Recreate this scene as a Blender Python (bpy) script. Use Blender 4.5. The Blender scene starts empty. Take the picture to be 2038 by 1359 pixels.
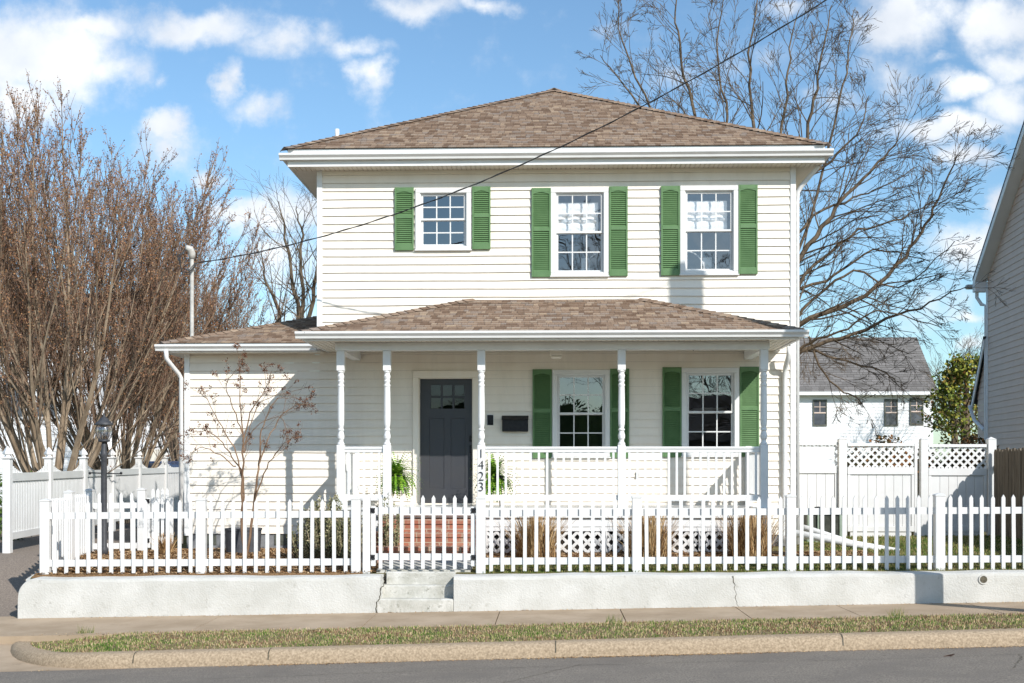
import bpy, math, random
from mathutils import Vector, Matrix
C = bpy.context.scene.collection
R = math.radians
# ------------------------------------------------------------------ survey: camera at origin of plan, house wall plane at Y=20
TH, F, HX, HY, EYE = 0.033, 2500.0, 1019.0, 930.0, 1.84
YW = 20.0
def TT(px): return math.tan(math.atan((px-HX)/F)-TH)
def PX(px, Y): return Y*TT(px)
def PZ(px, py, Y):
    X = PX(px, Y)
    return EYE+(HY-py)/F*(-X*math.sin(TH)+Y*math.cos(TH))
def PW(px, py, Y): return Vector((PX(px, Y), Y, PZ(px, py, Y)))

# ------------------------------------------------------------------ mesh builder
class MB:
    def __init__(s): s.v = []; s.f = []; s.uv = None
    def quad(s, a, b, c, d):
        n = len(s.v); s.v += [tuple(a), tuple(b), tuple(c), tuple(d)]; s.f.append((n, n+1, n+2, n+3))
    def tri(s, a, b, c):
        n = len(s.v); s.v += [tuple(a), tuple(b), tuple(c)]; s.f.append((n, n+1, n+2))
    def quv(s, pts, uvs):
        if s.uv is None: s.uv = {}
        n = len(s.v); s.v += [tuple(p) for p in pts]; s.uv[len(s.f)] = uvs; s.f.append(tuple(range(n, n+len(pts))))
    def hexa(s, p):   # p: 8 corners, bottom 0-3 ccw, top 4-7
        n = len(s.v); s.v += [tuple(q) for q in p]
        for f in ((0,3,2,1),(4,5,6,7),(0,1,5,4),(1,2,6,5),(2,3,7,6),(3,0,4,7)): s.f.append(tuple(n+i for i in f))
    def box(s, x0, x1, y0, y1, z0, z1):
        s.hexa([(x0,y0,z0),(x1,y0,z0),(x1,y1,z0),(x0,y1,z0),(x0,y0,z1),(x1,y0,z1),(x1,y1,z1),(x0,y1,z1)])
    def bbox(s, x0, x1, y0, y1, z0, z1, b=.004):
        # box with chamfered vertical/horizontal edges
        b = min(b, (x1-x0)*.3, (y1-y0)*.3, (z1-z0)*.3)
        rings = [(b, z0), (0, z0+b), (0, z1-b), (b, z1)]
        n = len(s.v)
        for ins, z in rings:
            X0, X1, Y0, Y1 = x0+ins, x1-ins, y0+ins, y1-ins
            for q in ((X0+b,Y0),(X1-b,Y0),(X1,Y0+b),(X1,Y1-b),(X1-b,Y1),(X0+b,Y1),(X0,Y1-b),(X0,Y0+b)): s.v.append((q[0], q[1], z))
        for k in range(3):
            for i in range(8):
                j = (i+1) % 8
                s.f.append((n+k*8+i, n+k*8+j, n+k*8+8+j, n+k*8+8+i))
        s.f.append(tuple(n+i for i in range(7, -1, -1))); s.f.append(tuple(n+24+i for i in range(8)))
    def beam(s, a, b, w, h, up=(0,0,1)):
        a = Vector(a); b = Vector(b); d = (b-a).normalized(); u = Vector(up)
        sd = d.cross(u)
        if sd.length < 1e-4: sd = d.cross(Vector((0,1,0)))
        sd.normalize(); u = sd.cross(d).normalized()
        q = [(-w/2,-h/2),(w/2,-h/2),(w/2,h/2),(-w/2,h/2)]
        s.hexa([a+sd*x+u*z for x, z in ((-w/2,-h/2),(w/2,-h/2))]+[b+sd*w/2-u*h/2, b-sd*w/2-u*h/2]+[a-sd*w/2+u*h/2, a+sd*w/2+u*h/2, b+sd*w/2+u*h/2, b-sd*w/2+u*h/2])
    def tube(s, pts, rad, n=6, cap=True):
        pts = [Vector(p) for p in pts]
        if not hasattr(rad, '__len__'): rad = [rad]*len(pts)
        base = len(s.v); m = len(pts); ref = None
        for i, p in enumerate(pts):
            d = (pts[min(i+1, m-1)]-pts[max(i-1, 0)])
            if d.length < 1e-7: d = Vector((0,0,1))
            d.normalize()
            if ref is None:
                ref = d.cross(Vector((0,0,1)) if abs(d.z) < .9 else Vector((1,0,0)))
            ref = ref - d*ref.dot(d)
            if ref.length < 1e-5: ref = d.orthogonal()
            ref.normalize(); o = d.cross(ref)
            for k in range(n):
                a = 2*math.pi*k/n
                q = p+(ref*math.cos(a)+o*math.sin(a))*rad[i]; s.v.append((q.x, q.y, q.z))
        for i in range(m-1):
            for k in range(n):
                k2 = (k+1) % n
                s.f.append((base+i*n+k, base+i*n+k2, base+(i+1)*n+k2, base+(i+1)*n+k))
        if cap and n > 3:
            s.f.append(tuple(base+k for k in range(n-1, -1, -1))); s.f.append(tuple(base+(m-1)*n+k for k in range(n)))
    def lathe(s, cx, cy, prof, n=20):   # prof: list (r,z)
        base = len(s.v)
        for r, z in prof:
            for k in range(n):
                a = 2*math.pi*k/n; s.v.append((cx+r*math.cos(a), cy+r*math.sin(a), z))
        for i in range(len(prof)-1):
            for k in range(n):
                k2 = (k+1) % n; s.f.append((base+i*n+k, base+i*n+k2, base+(i+1)*n+k2, base+(i+1)*n+k))
        s.f.append(tuple(base+k for k in range(n-1, -1, -1))); s.f.append(tuple(base+(len(prof)-1)*n+k for k in range(n)))
    def prismx(s, prof, x0, x1, m0=0, m1=0):  # prof list (y,z); m0/m1 mitre: x end shifts with y
        n = len(prof); b = len(s.v); yr = prof[0][0]
        for y, z in prof: s.v.append((x0+m0*(y-yr), y, z))
        for y, z in prof: s.v.append((x1+m1*(y-yr), y, z))
        for i in range(n):
            j = (i+1) % n; s.f.append((b+i, b+j, b+n+j, b+n+i))
        s.f.append(tuple(b+i for i in range(n-1, -1, -1))); s.f.append(tuple(b+n+i for i in range(n)))
    def sweep(s, prof, a, b):
        # prof (outward offset, z) extruded from a to b ; outward = right-hand side of a->b in plan
        a = Vector(a); b = Vector(b); d = (b-a).normalized(); o = Vector((d.y, -d.x, 0)).normalized()
        n = len(prof); k = len(s.v)
        for p in (a, b):
            for u, z in prof:
                q = p+o*u; s.v.append((q.x, q.y, p.z+z))
        for i in range(n):
            j = (i+1) % n; s.f.append((k+i, k+j, k+n+j, k+n+i))
        s.f.append(tuple(k+i for i in range(n-1, -1, -1))); s.f.append(tuple(k+n+i for i in range(n)))
    def build(s, name, mat, parent=None, smooth=False, org=None):
        o0 = org if org is not None else world_org(parent)
        me = bpy.data.meshes.new(name)
        me.from_pydata([(x-o0[0], y-o0[1], z-o0[2]) for x, y, z in s.v], [], s.f)
        if s.uv is not None:
            ul = me.uv_layers.new(name='UVMap')
            for p in me.polygons:
                if p.index in s.uv:
                    for li, uv in zip(p.loop_indices, s.uv[p.index]): ul.data[li].uv = uv
        if mat: me.materials.append(mat)
        if smooth: me.polygons.foreach_set('use_smooth', [True]*len(me.polygons))
        o = bpy.data.objects.new(name, me); C.objects.link(o)
        if parent: o.parent = parent
        if org is not None and parent is None: o.location = org
        return o
def world_org(o):
    v = Vector((0,0,0))
    while o: v += o.location; o = o.parent
    return v
def tag(o, label=None, cat=None, group=None, kind=None):
    if label: o['label'] = label
    if cat: o['category'] = cat
    if group: o['group'] = group
    if kind: o['kind'] = kind
    return o
def thing(name, loc, label, cat, group=None):
    o = bpy.data.objects.new(name, None); o.empty_display_size = .2; C.objects.link(o); o.location = loc
    return tag(o, label, cat, group)
def inst(name, src, parent, loc, rz=0):
    o = bpy.data.objects.new(name, src); C.objects.link(o); o.parent = parent
    o.location = Vector(loc)-world_org(parent); o.rotation_euler = (0,0,rz); return o
def meshonly(mb, name, mat, smooth=False):
    me = bpy.data.meshes.new(name); me.from_pydata(mb.v, [], mb.f); me.materials.append(mat)
    if smooth: me.polygons.foreach_set('use_smooth', [True]*len(me.polygons))
    return me

# ------------------------------------------------------------------ materials
def mat_new(name):
    m = bpy.data.materials.new(name); m.use_nodes = True; nt = m.node_tree; nt.nodes.clear()
    out = nt.nodes.new('ShaderNodeOutputMaterial'); p = nt.nodes.new('ShaderNodeBsdfPrincipled')
    nt.links.new(p.outputs[0], out.inputs[0]); return m, nt, p, out
def node(nt, t, **kw):
    n = nt.nodes.new(t)
    for k, v in kw.items():
        if k.startswith('i_'):
            key = k[2:]; key = int(key) if key.isdigit() else key.replace('_', ' ')
            n.inputs[key].default_value = v
        else: setattr(n, k, v)
    return n
def lk(nt, a, b): nt.links.new(a, b)
def ramp(nt, stops, interp='LINEAR'):
    r = nt.nodes.new('ShaderNodeValToRGB'); r.color_ramp.interpolation = interp
    e = r.color_ramp.elements
    while len(e) > 1: e.remove(e[0])
    e[0].position = stops[0][0]; e[0].color = (*stops[0][1], 1)
    for p, c in stops[1:]:
        q = e.new(p); q.color = (*c, 1)
    return r
def noisy(name, c1, c2, scale=3, detail=6, rough=.6, bump=0, bscale=60, spec=.3, stretch=None, lo=.35, hi=.65, extra=None, disp=.01):
    m, nt, p, out = mat_new(name)
    tc = node(nt, 'ShaderNodeTexCoord'); src = tc.outputs['Object']
    if stretch:
        mp = node(nt, 'ShaderNodeMapping'); mp.inputs['Scale'].default_value = stretch; lk(nt, src, mp.inputs[0]); srcs = mp.outputs[0]
    else: srcs = src
    n = node(nt, 'ShaderNodeTexNoise', i_Scale=scale, i_Detail=detail, i_Roughness=.6); lk(nt, srcs, n.inputs['Vector'])
    r = ramp(nt, [(lo, c1), (hi, c2)]); lk(nt, n.outputs['Fac'], r.inputs[0]); col = r.outputs[0]
    if extra:      # (colour, scale, lo, hi, amount) stain speckles
        ec, es, el, eh, ea = extra
        n2 = node(nt, 'ShaderNodeTexNoise', i_Scale=es, i_Detail=8, i_Roughness=.7); lk(nt, srcs, n2.inputs['Vector'])
        r2 = ramp(nt, [(el, (0,0,0)), (eh, (ea,ea,ea))]); lk(nt, n2.outputs['Fac'], r2.inputs[0])
        mx = node(nt, 'ShaderNodeMix', data_type='RGBA'); lk(nt, r2.outputs[0], mx.inputs[0]); lk(nt, col, mx.inputs[6]); mx.inputs[7].default_value = (*ec, 1); col = mx.outputs[2]
    lk(nt, col, p.inputs['Base Color']); p.inputs['Roughness'].default_value = rough; p.inputs['Specular IOR Level'].default_value = spec
    if bump:
        nb = node(nt, 'ShaderNodeTexNoise', i_Scale=bscale, i_Detail=5); lk(nt, srcs, nb.inputs['Vector'])
        b = node(nt, 'ShaderNodeBump', i_Strength=bump, i_Distance=disp); lk(nt, nb.outputs['Fac'], b.inputs['Height']); lk(nt, b.outputs[0], p.inputs['Normal'])
    return m
def island(name, stops, rough=.7, patch=None, spec=.2, trans=0):
    # colour varies per loose blade/leaf; patch = (scale, strength) adds large soft patches
    m, nt, p, out = mat_new(name)
    g = node(nt, 'ShaderNodeNewGeometry'); fac = g.outputs['Random Per Island']
    if patch:
        tc = node(nt, 'ShaderNodeTexCoord'); n = node(nt, 'ShaderNodeTexNoise', i_Scale=patch[0], i_Detail=3); lk(nt, tc.outputs['Object'], n.inputs['Vector'])
        a = node(nt, 'ShaderNodeMath', operation='MULTIPLY_ADD'); lk(nt, n.outputs['Fac'], a.inputs[0]); a.inputs[1].default_value = patch[1]*2; a.inputs[2].default_value = -patch[1]
        b = node(nt, 'ShaderNodeMath', operation='ADD', use_clamp=True); lk(nt, fac, b.inputs[0]); lk(nt, a.outputs[0], b.inputs[1]); fac = b.outputs[0]
    r = ramp(nt, stops); lk(nt, fac, r.inputs[0]); lk(nt, r.outputs[0], p.inputs['Base Color'])
    p.inputs['Roughness'].default_value = rough; p.inputs['Specular IOR Level'].default_value = spec
    return m
M = {}
M['siding'] = noisy('cream_vinyl', (.81,.735,.635), (.845,.78,.685), 1.2, 3, .45, .04, 90, .35, stretch=(3,3,.6), extra=((.60,.56,.49), 1.5, .52, .85, .45))
M['siding_far'] = noisy('white_far_siding', (.76,.76,.76), (.82,.82,.82), 1, 3, .5)
M['vinyl'] = noisy('white_vinyl', (.67,.665,.65), (.72,.715,.70), 2.5, 4, .35, .02, 70, .4)
M['trim'] = noisy('white_trim_paint', (.71,.71,.70), (.77,.77,.755), 3, 4, .4, .03, 80, .4)
M['soffit'] = noisy('soffit_vinyl', (.74,.69,.60), (.78,.735,.65), 3, 3, .5)
M['green'] = noisy('green_shutter_paint', (.095,.185,.075), (.118,.218,.092), 6, 4, .45, .05, 120, .4)
M['door'] = noisy('charcoal_door_paint', (.040,.042,.050), (.046,.046,.050), 5, 4, .42, .04, 150, .5)
M['black'] = noisy('black_metal', (.010,.010,.012), (.020,.020,.022), 20, 4, .5, .05, 100, .3)
M['lampmetal'] = noisy('weathered_black_paint', (.035,.037,.042), (.06,.062,.068), 14, 4, .55, .1, 90, .4)
M['dark'] = noisy('shade_black', (.01,.01,.01), (.02,.018,.016), 4)
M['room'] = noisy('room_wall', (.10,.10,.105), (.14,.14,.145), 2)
M['shade'] = noisy('white_shade_cloth', (.78,.78,.77), (.86,.86,.85), 30, 4, .8, .2, 200)
M['foundation'] = noisy('grey_block', (.16,.165,.175), (.24,.245,.25), 6, 6, .9, .3, 60)
M['concrete'] = noisy('whitewashed_concrete', (.50,.49,.45), (.60,.59,.555), 2.2, 9, .9, .55, 45, .1, extra=((.24,.225,.18), 7.5, .58, .78, .7), disp=.012)
M['stepconc'] = noisy('stained_step_concrete', (.40,.39,.34), (.60,.585,.54), 5, 9, .9, .5, 50, .1, extra=((.16,.16,.12), 11, .55, .70, .8), disp=.012)
M['crack'] = noisy('crack_dirt_hole_shade', (.05,.045,.03), (.14,.12,.08), 30)
M['sidewalk'] = noisy('tan_sidewalk', (.35,.265,.18), (.45,.35,.25), 1.6, 9, .9, .3, 130, .1, extra=((.20,.16,.11), 4, .58, .78, .6), disp=.006)
M['kerb'] = noisy('tan_kerb', (.27,.205,.135), (.49,.38,.265), 45, 10, .9, .5, 120, .1, extra=((.20,.15,.09), 5, .62, .82, .5), disp=.01)
M['asphalt'] = noisy('asphalt', (.12,.104,.086), (.34,.30,.25), 60, 6, .85, .7, 120, .15, lo=.3, hi=.7, extra=((.17,.15,.13), 1.1, .42, .66, .65), disp=.01)
M['drive'] = noisy('dark_asphalt', (.17,.14,.115), (.32,.265,.215), 50, 5, .9, .5, 150, .1, disp=.01)
M['mulch'] = noisy('mulch_ground', (.16,.085,.04), (.36,.23,.12), 45, 8, .95, .9, 70, .05, disp=.03)
M['soil'] = noisy('thatch_soil', (.17,.13,.07), (.30,.24,.13), 20, 8, .95, .8, 60, .05, disp=.03)
M['lawn'] = noisy('lawn_ground', (.09,.10,.025), (.24,.20,.10), 5, 10, .95, .8, 60, .05, disp=.03)
M['ground'] = noisy('far_ground', (.08,.10,.035), (.18,.16,.08), .8, 8, .95)
M['chips'] = island('mulch_chips', [(0,(.10,.05,.025)),(.4,(.30,.17,.08)),(.75,(.46,.31,.17)),(1,(.56,.42,.26))])
M['blades'] = island('verge_grass', [(0,(.06,.13,.015)),(.22,(.15,.23,.04)),(.42,(.34,.30,.13)),(.7,(.52,.40,.25)),(.88,(.34,.20,.12)),(1,(.16,.09,.05))], .8, (2.6,1.1))
M['yardblades'] = island('yard_grass', [(0,(.05,.11,.015)),(.45,(.12,.17,.035)),(.6,(.22,.20,.07)),(1,(.38,.30,.15))], .8, (1.2,.6))
M['tan_grass'] = island('dry_grass', [(0,(.07,.035,.015)),(.3,(.28,.155,.065)),(.65,(.50,.32,.15)),(1,(.72,.53,.29))], .7)
M['bark'] = noisy('grey_brown_bark', (.075,.056,.04), (.19,.145,.10), 6, 7, .9, .5, 30, .1, stretch=(1,1,.3))
M['bark2'] = noisy('tan_bark', (.19,.14,.095), (.40,.315,.225), 5, 7, .9, .5, 30, .1, stretch=(1,1,.3))
M['twigs'] = noisy('red_brown_twigs', (.12,.075,.052), (.29,.195,.135), 5, 5, .9)
M['bark3'] = noisy('myrtle_bark', (.13,.075,.045), (.30,.195,.125), 8, 6, .8, .3, 40, .1, stretch=(1,1,.25))
M['buds'] = island('rust_buds', [(0,(.13,.06,.045)),(.35,(.26,.125,.07)),(.7,(.36,.185,.085)),(1,(.29,.205,.115))])
M['seeds'] = island('seed_heads', [(0,(.06,.026,.014)),(.5,(.15,.065,.035)),(1,(.28,.14,.08))])
M['rosemary'] = island('grey_green_leaves', [(0,(.06,.065,.03)),(.4,(.18,.19,.09)),(.8,(.36,.34,.19)),(1,(.46,.40,.25))], patch=(6,.3))
M['fern'] = island('bright_fern', [(0,(.04,.12,.01)),(.5,(.13,.30,.02)),(1,(.32,.46,.06))], .5)
M['ivyleaf'] = island('yellow_green_leaves', [(0,(.05,.08,.015)),(.5,(.17,.20,.03)),(.85,(.33,.30,.05)),(1,(.25,.12,.04))], .6, (1.2,.3))
M['hedge'] = island('hedge_leaves', [(0,(.02,.05,.01)),(1,(.10,.16,.03))])
M['pot'] = noisy('charcoal_pot', (.055,.058,.066), (.085,.088,.098), 12, 4, .6, .1, 60)
M['oldwood'] = noisy('weathered_wood', (.075,.06,.045), (.21,.175,.135), 6, 9, .9, .6, 25, .1, stretch=(6,6,.35), lo=.3, hi=.7)
M['polewood'] = noisy('pole_wood', (.16,.11,.07), (.26,.19,.13), 6, 6, .9, .4, 25, .1, stretch=(5,5,.3))
M['greysiding'] = noisy('grey_siding', (.62,.485,.41), (.66,.52,.445), 2, 3, .6, .04, 60)
M['greyroof'] = noisy('grey_shingle', (.09,.09,.092), (.22,.22,.222), 9, 9, .9, .6, 12, .1, stretch=(1,3,3), lo=.3, hi=.7)
M['darkroof'] = noisy('dark_roof', (.03,.03,.035), (.06,.06,.065), 9, 6, .9)
M['steel'] = noisy('galvanised_steel', (.42,.40,.37), (.56,.54,.50), 12, 5, .45, .05, 90, .5)
M['sage'] = noisy('sage_metal', (.25,.31,.24), (.31,.37,.30), 8, 4, .5)
M['grille'] = noisy('dark_grille', (.07,.075,.06), (.13,.135,.11), 8, 4, .6)
M['blue'] = noisy('blue_car_paint', (.02,.05,.13), (.03,.07,.17), 6, 3, .25, 0, 60, .6)
M['tyre'] = noisy('tyre', (.015,.015,.015), (.03,.03,.03), 20)
M['window_dark'] = noisy('distant_glass', (.05,.055,.065), (.10,.11,.13), 2, 3, .15, 0, 60, .6)
M['leafbrown'] = noisy('dead_leaf', (.05,.025,.015), (.11,.06,.03), 20)
M['wire'] = noisy('wire_rubber', (.02,.02,.022), (.05,.05,.052), 20)
M['porcelain'] = noisy('white_enamel', (.7,.7,.68), (.76,.76,.74), 5, 3, .3)

def glass(name, fac, tint=(1,1,1), rough=0.0):
    m = bpy.data.materials.new(name); m.use_nodes = True; nt = m.node_tree; nt.nodes.clear()
    out = nt.nodes.new('ShaderNodeOutputMaterial'); t = node(nt, 'ShaderNodeBsdfTransparent'); t.inputs[0].default_value = (*tint, 1)
    g = node(nt, 'ShaderNodeBsdfGlossy'); g.inputs['Roughness'].default_value = rough; g.inputs[0].default_value = (.95,.97,1,1)
    tc = node(nt, 'ShaderNodeTexCoord'); n = node(nt, 'ShaderNodeTexNoise', i_Scale=1.6, i_Detail=1); lk(nt, tc.outputs['Object'], n.inputs['Vector'])
    b = node(nt, 'ShaderNodeBump', i_Strength=.12, i_Distance=.02); lk(nt, n.outputs['Fac'], b.inputs['Height']); lk(nt, b.outputs[0], g.inputs['Normal'])
    mx = node(nt, 'ShaderNodeMixShader'); mx.inputs[0].default_value = fac
    lk(nt, t.outputs[0], mx.inputs[1]); lk(nt, g.outputs[0], mx.inputs[2]); lk(nt, mx.outputs[0], out.inputs[0]); return m
M['glass'] = glass('window_glass', .20)
M['doorglass'] = glass('door_glass', .045)
M['globe'] = glass('lantern_glass', .22, (.9,.9,.9), .05)

def shingle_mat(name, tones, h=.125, w=.115):
    m, nt, p, out = mat_new(name)
    uv = node(nt, 'ShaderNodeUVMap'); sp = node(nt, 'ShaderNodeSeparateXYZ'); lk(nt, uv.outputs[0], sp.inputs[0])
    def mth(op, a, b=None, c=None):
        n = node(nt, 'ShaderNodeMath', operation=op)
        for i, q in enumerate((a, b, c)):
            if q is None: continue
            if isinstance(q, (int, float)): n.inputs[i].default_value = q
            else: lk(nt, q, n.inputs[i])
        return n.outputs[0]
    row = mth('FLOOR', mth('ADD', mth('DIVIDE', sp.outputs[1], h), .001))
    wn = node(nt, 'ShaderNodeTexWhiteNoise', noise_dimensions='1D'); lk(nt, row, wn.inputs['W'])
    u = mth('ADD', mth('DIVIDE', sp.outputs[0], w), mth('MULTIPLY', wn.outputs[0], 7.3))
    nz = node(nt, 'ShaderNodeTexNoise', noise_dimensions='2D', i_Scale=1.0, i_Detail=0)
    cb0 = node(nt, 'ShaderNodeCombineXYZ'); lk(nt, u, cb0.inputs[0]); lk(nt, row, cb0.inputs[1]); lk(nt, cb0.outputs[0], nz.inputs['Vector'])
    u2 = mth('ADD', u, mth('MULTIPLY', nz.outputs['Fac'], .9))
    cell = mth('FLOOR', u2)
    cb = node(nt, 'ShaderNodeCombineXYZ'); lk(nt, cell, cb.inputs[0]); lk(nt, row, cb.inputs[1])
    w2 = node(nt, 'ShaderNodeTexWhiteNoise', noise_dimensions='2D'); lk(nt, cb.outputs[0], w2.inputs['Vector'])
    r = ramp(nt, tones, 'LINEAR'); lk(nt, w2.outputs[0], r.inputs[0])
    # granules + joint line
    tc = node(nt, 'ShaderNodeTexCoord'); gr = node(nt, 'ShaderNodeTexNoise', i_Scale=55, i_Detail=6); lk(nt, tc.outputs['Object'], gr.inputs['Vector'])
    gm = ramp(nt, [(.3, (.72,.72,.72)), (.7, (1.22,1.22,1.22))]); lk(nt, gr.outputs['Fac'], gm.inputs[0])
    mx = node(nt, 'ShaderNodeMix', data_type='RGBA', blend_type='MULTIPLY'); mx.inputs[0].default_value = 1; lk(nt, r.outputs[0], mx.inputs[6]); lk(nt, gm.outputs[0], mx.inputs[7])
    jl = mth('LESS_THAN', mth('FRACT', u2), .07)
    jm = node(nt, 'ShaderNodeMix', data_type='RGBA'); lk(nt, mth('MULTIPLY', jl, .6), jm.inputs[0]); lk(nt, mx.outputs[2], jm.inputs[6]); jm.inputs[7].default_value = (.05,.04,.035,1)
    lk(nt, jm.outputs[2], p.inputs['Base Color']); p.inputs['Roughness'].default_value = .95; p.inputs['Specular IOR Level'].default_value = .1
    b = node(nt, 'ShaderNodeBump', i_Strength=.5, i_Distance=.012); lk(nt, mth('ADD', w2.outputs[0], mth('MULTIPLY', gr.outputs['Fac'], .4)), b.inputs['Height']); lk(nt, b.outputs[0], p.inputs['Normal'])
    return m
M['shingle'] = shingle_mat('brown_shingle', [(0,(.165,.108,.074)),(.2,(.22,.152,.108)),(.45,(.285,.203,.146)),(.7,(.32,.235,.172)),(.85,(.26,.212,.18)),(1,(.39,.29,.205))])

def brick_mat():
    m, nt, p, out = mat_new('red_brick')
    uv = node(nt, 'ShaderNodeUVMap')
    b = node(nt, 'ShaderNodeTexBrick'); lk(nt, uv.outputs[0], b.inputs['Vector']); b.inputs['Scale'].default_value = 1
    b.inputs['Brick Width'].default_value = .215; b.inputs['Row Height'].default_value = .075; b.inputs['Mortar Size'].default_value = .008; b.inputs['Mortar Smooth'].default_value = .1
    b.inputs['Color1'].default_value = (.40,.145,.085,1); b.inputs['Color2'].default_value = (.26,.095,.06,1); b.inputs['Mortar'].default_value = (.42,.33,.24,1)
    tc = node(nt, 'ShaderNodeTexCoord'); n = node(nt, 'ShaderNodeTexNoise', i_Scale=14, i_Detail=8); lk(nt, tc.outputs['Object'], n.inputs['Vector'])
    r = ramp(nt, [(.5, (0,0,0)), (.72, (.6,.6,.6))]); lk(nt, n.outputs['Fac'], r.inputs[0])
    mx = node(nt, 'ShaderNodeMix', data_type='RGBA'); lk(nt, r.outputs[0], mx.inputs[0]); lk(nt, b.outputs['Color'], mx.inputs[6]); mx.inputs[7].default_value = (.40,.32,.22,1)
    lk(nt, mx.outputs[2], p.inputs['Base Color']); p.inputs['Roughness'].default_value = .9
    bp = node(nt, 'ShaderNodeBump', i_Strength=.6, i_Distance=.01, invert=True); lk(nt, b.outputs['Fac'], bp.inputs['Height']); lk(nt, bp.outputs[0], p.inputs['Normal'])
    return m
M['brick'] = brick_mat()

# ------------------------------------------------------------------ camera, sun, sky
cam = bpy.data.objects.new('camera', bpy.data.cameras.new('camera')); C.objects.link(cam)
cam.location = (0, 0, EYE); cam.rotation_euler = (R(90), 0, TH)
cam.data.sensor_width = 36; cam.data.lens = 36*F/2038; cam.data.shift_y = (HY-679.5)/2038; cam.data.clip_end = 3000; cam.data.clip_start = .1
bpy.context.scene.camera = cam
SA, SK = .73, .81
sl = bpy.data.lights.new('sun', 'SUN'); so = bpy.data.objects.new('sun', sl); C.objects.link(so)
sl.energy = 4.6; sl.angle = R(.55); sl.color = (1, .965, .915)
so.rotation_euler = Vector((-SA, 1, -SK)).to_track_quat('-Z', 'Y').to_euler()
w = bpy.data.worlds.new('World'); bpy.context.scene.world = w; w.use_nodes = True; nt = w.node_tree; nt.nodes.clear()
wo = node(nt, 'ShaderNodeOutputWorld'); bg = node(nt, 'ShaderNodeBackground'); lk(nt, bg.outputs[0], wo.inputs[0])
sky = node(nt, 'ShaderNodeTexSky', sky_type='NISHITA', sun_disc=False); sky.sun_elevation = math.atan(SK/math.hypot(SA, 1)); sky.sun_rotation = math.atan2(SA, -1)
sky.air_density = 1.0; sky.dust_density = .6; sky.ozone_density = 1.6
bg.inputs['Strength'].default_value = .15
tc = node(nt, 'ShaderNodeTexCoord'); sep = node(nt, 'ShaderNodeSeparateXYZ'); lk(nt, tc.outputs['Generated'], sep.inputs[0])
def wm(op, a, b=None, c=None, clamp=False):
    n = node(nt, 'ShaderNodeMath', operation=op, use_clamp=clamp)
    for i, q in enumerate((a, b, c)):
        if q is None: continue
        if isinstance(q, (int, float)): n.inputs[i].default_value = q
        else: lk(nt, q, n.inputs[i])
    return n.outputs[0]
ym = wm('MAXIMUM', sep.outputs[1], .08)
cu = wm('DIVIDE', sep.outputs[0], ym); cv = wm('DIVIDE', sep.outputs[2], ym)
cc = node(nt, 'ShaderNodeCombineXYZ'); lk(nt, cu, cc.inputs[0]); lk(nt, cv, cc.inputs[1])
n1 = node(nt, 'ShaderNodeTexNoise', i_Scale=16, i_Detail=9, i_Roughness=.6); lk(nt, cc.outputs[0], n1.inputs['Vector'])
wsub = node(nt, 'ShaderNodeVectorMath', operation='SUBTRACT'); lk(nt, n1.outputs['Color'], wsub.inputs[0]); wsub.inputs[1].default_value = (.5,.5,.5)
wsc = node(nt, 'ShaderNodeVectorMath', operation='MULTIPLY'); lk(nt, wsub.outputs[0], wsc.inputs[0]); wsc.inputs[1].default_value = (.075,.05,0)
wad = node(nt, 'ShaderNodeVectorMath', operation='ADD'); lk(nt, cc.outputs[0], wad.inputs[0]); lk(nt, wsc.outputs[0], wad.inputs[1])
blobs = [(70,110,210,120,1.1),(150,50,170,45,.9),(380,45,160,40,.8),(560,75,110,45,.8),(40,190,120,80,.9),(200,135,110,60,.7),(735,150,48,46,.75),(705,100,60,30,.6),(460,165,34,46,.8),(510,215,70,30,.6),
 (330,240,62,36,1.0),(330,280,80,60,.6),(425,335,50,24,.7),(500,410,80,34,1.0),(560,430,110,60,.9),(540,500,130,80,.6),(830,15,90,36,.8),(960,8,70,22,.6),(320,150,30,18,.4),(1810,50,120,70,1.0),(1990,55,90,70,1.0),
 (1770,170,60,70,.45),(1930,180,90,34,1.0),(1890,262,150,34,.95),(2010,215,80,60,.8),(1925,325,70,34,.8),(1975,420,40,50,.9),(1940,500,90,50,.75),(1680,200,90,26,.5),(1930,625,60,14,.6),(1945,690,60,24,.7),(1860,590,90,60,.35),
 (1560,15,60,24,.5),(1245,75,70,30,.3),(1330,150,120,40,.25),(590,640,140,70,.5),(1500,120,160,50,.2),(2030,130,90,60,.8),(1870,130,50,12,.4)]
tot = None
for bx, by, rx, ry, st in blobs:
    u0 = TT(bx); v0 = (HY-by)/F*1.0
    s1 = node(nt, 'ShaderNodeVectorMath', operation='SUBTRACT'); lk(nt, wad.outputs[0], s1.inputs[0]); s1.inputs[1].default_value = (u0, v0, 0)
    s2 = node(nt, 'ShaderNodeVectorMath', operation='MULTIPLY'); lk(nt, s1.outputs[0], s2.inputs[0]); s2.inputs[1].default_value = (F/rx/1.25, F/ry/1.25, 0)
    s3 = node(nt, 'ShaderNodeVectorMath', operation='LENGTH'); lk(nt, s2.outputs[0], s3.inputs[0])
    v = wm('MULTIPLY', wm('SUBTRACT', 1.0, s3.outputs['Value'], clamp=True), st)
    tot = v if tot is None else wm('MAXIMUM', tot, v)
n2 = node(nt, 'ShaderNodeTexNoise', i_Scale=30, i_Detail=10, i_Roughness=.6); lk(nt, cc.outputs[0], n2.inputs['Vector'])
front = wm('ADD', wm('MULTIPLY', tot, 1.25), wm('MULTIPLY', wm('SUBTRACT', n2.outputs['Fac'], .5), 1.25))
n3 = node(nt, 'ShaderNodeTexNoise', i_Scale=3.2, i_Detail=9, i_Roughness=.58); lk(nt, tc.outputs['Generated'], n3.inputs['Vector'])
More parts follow.
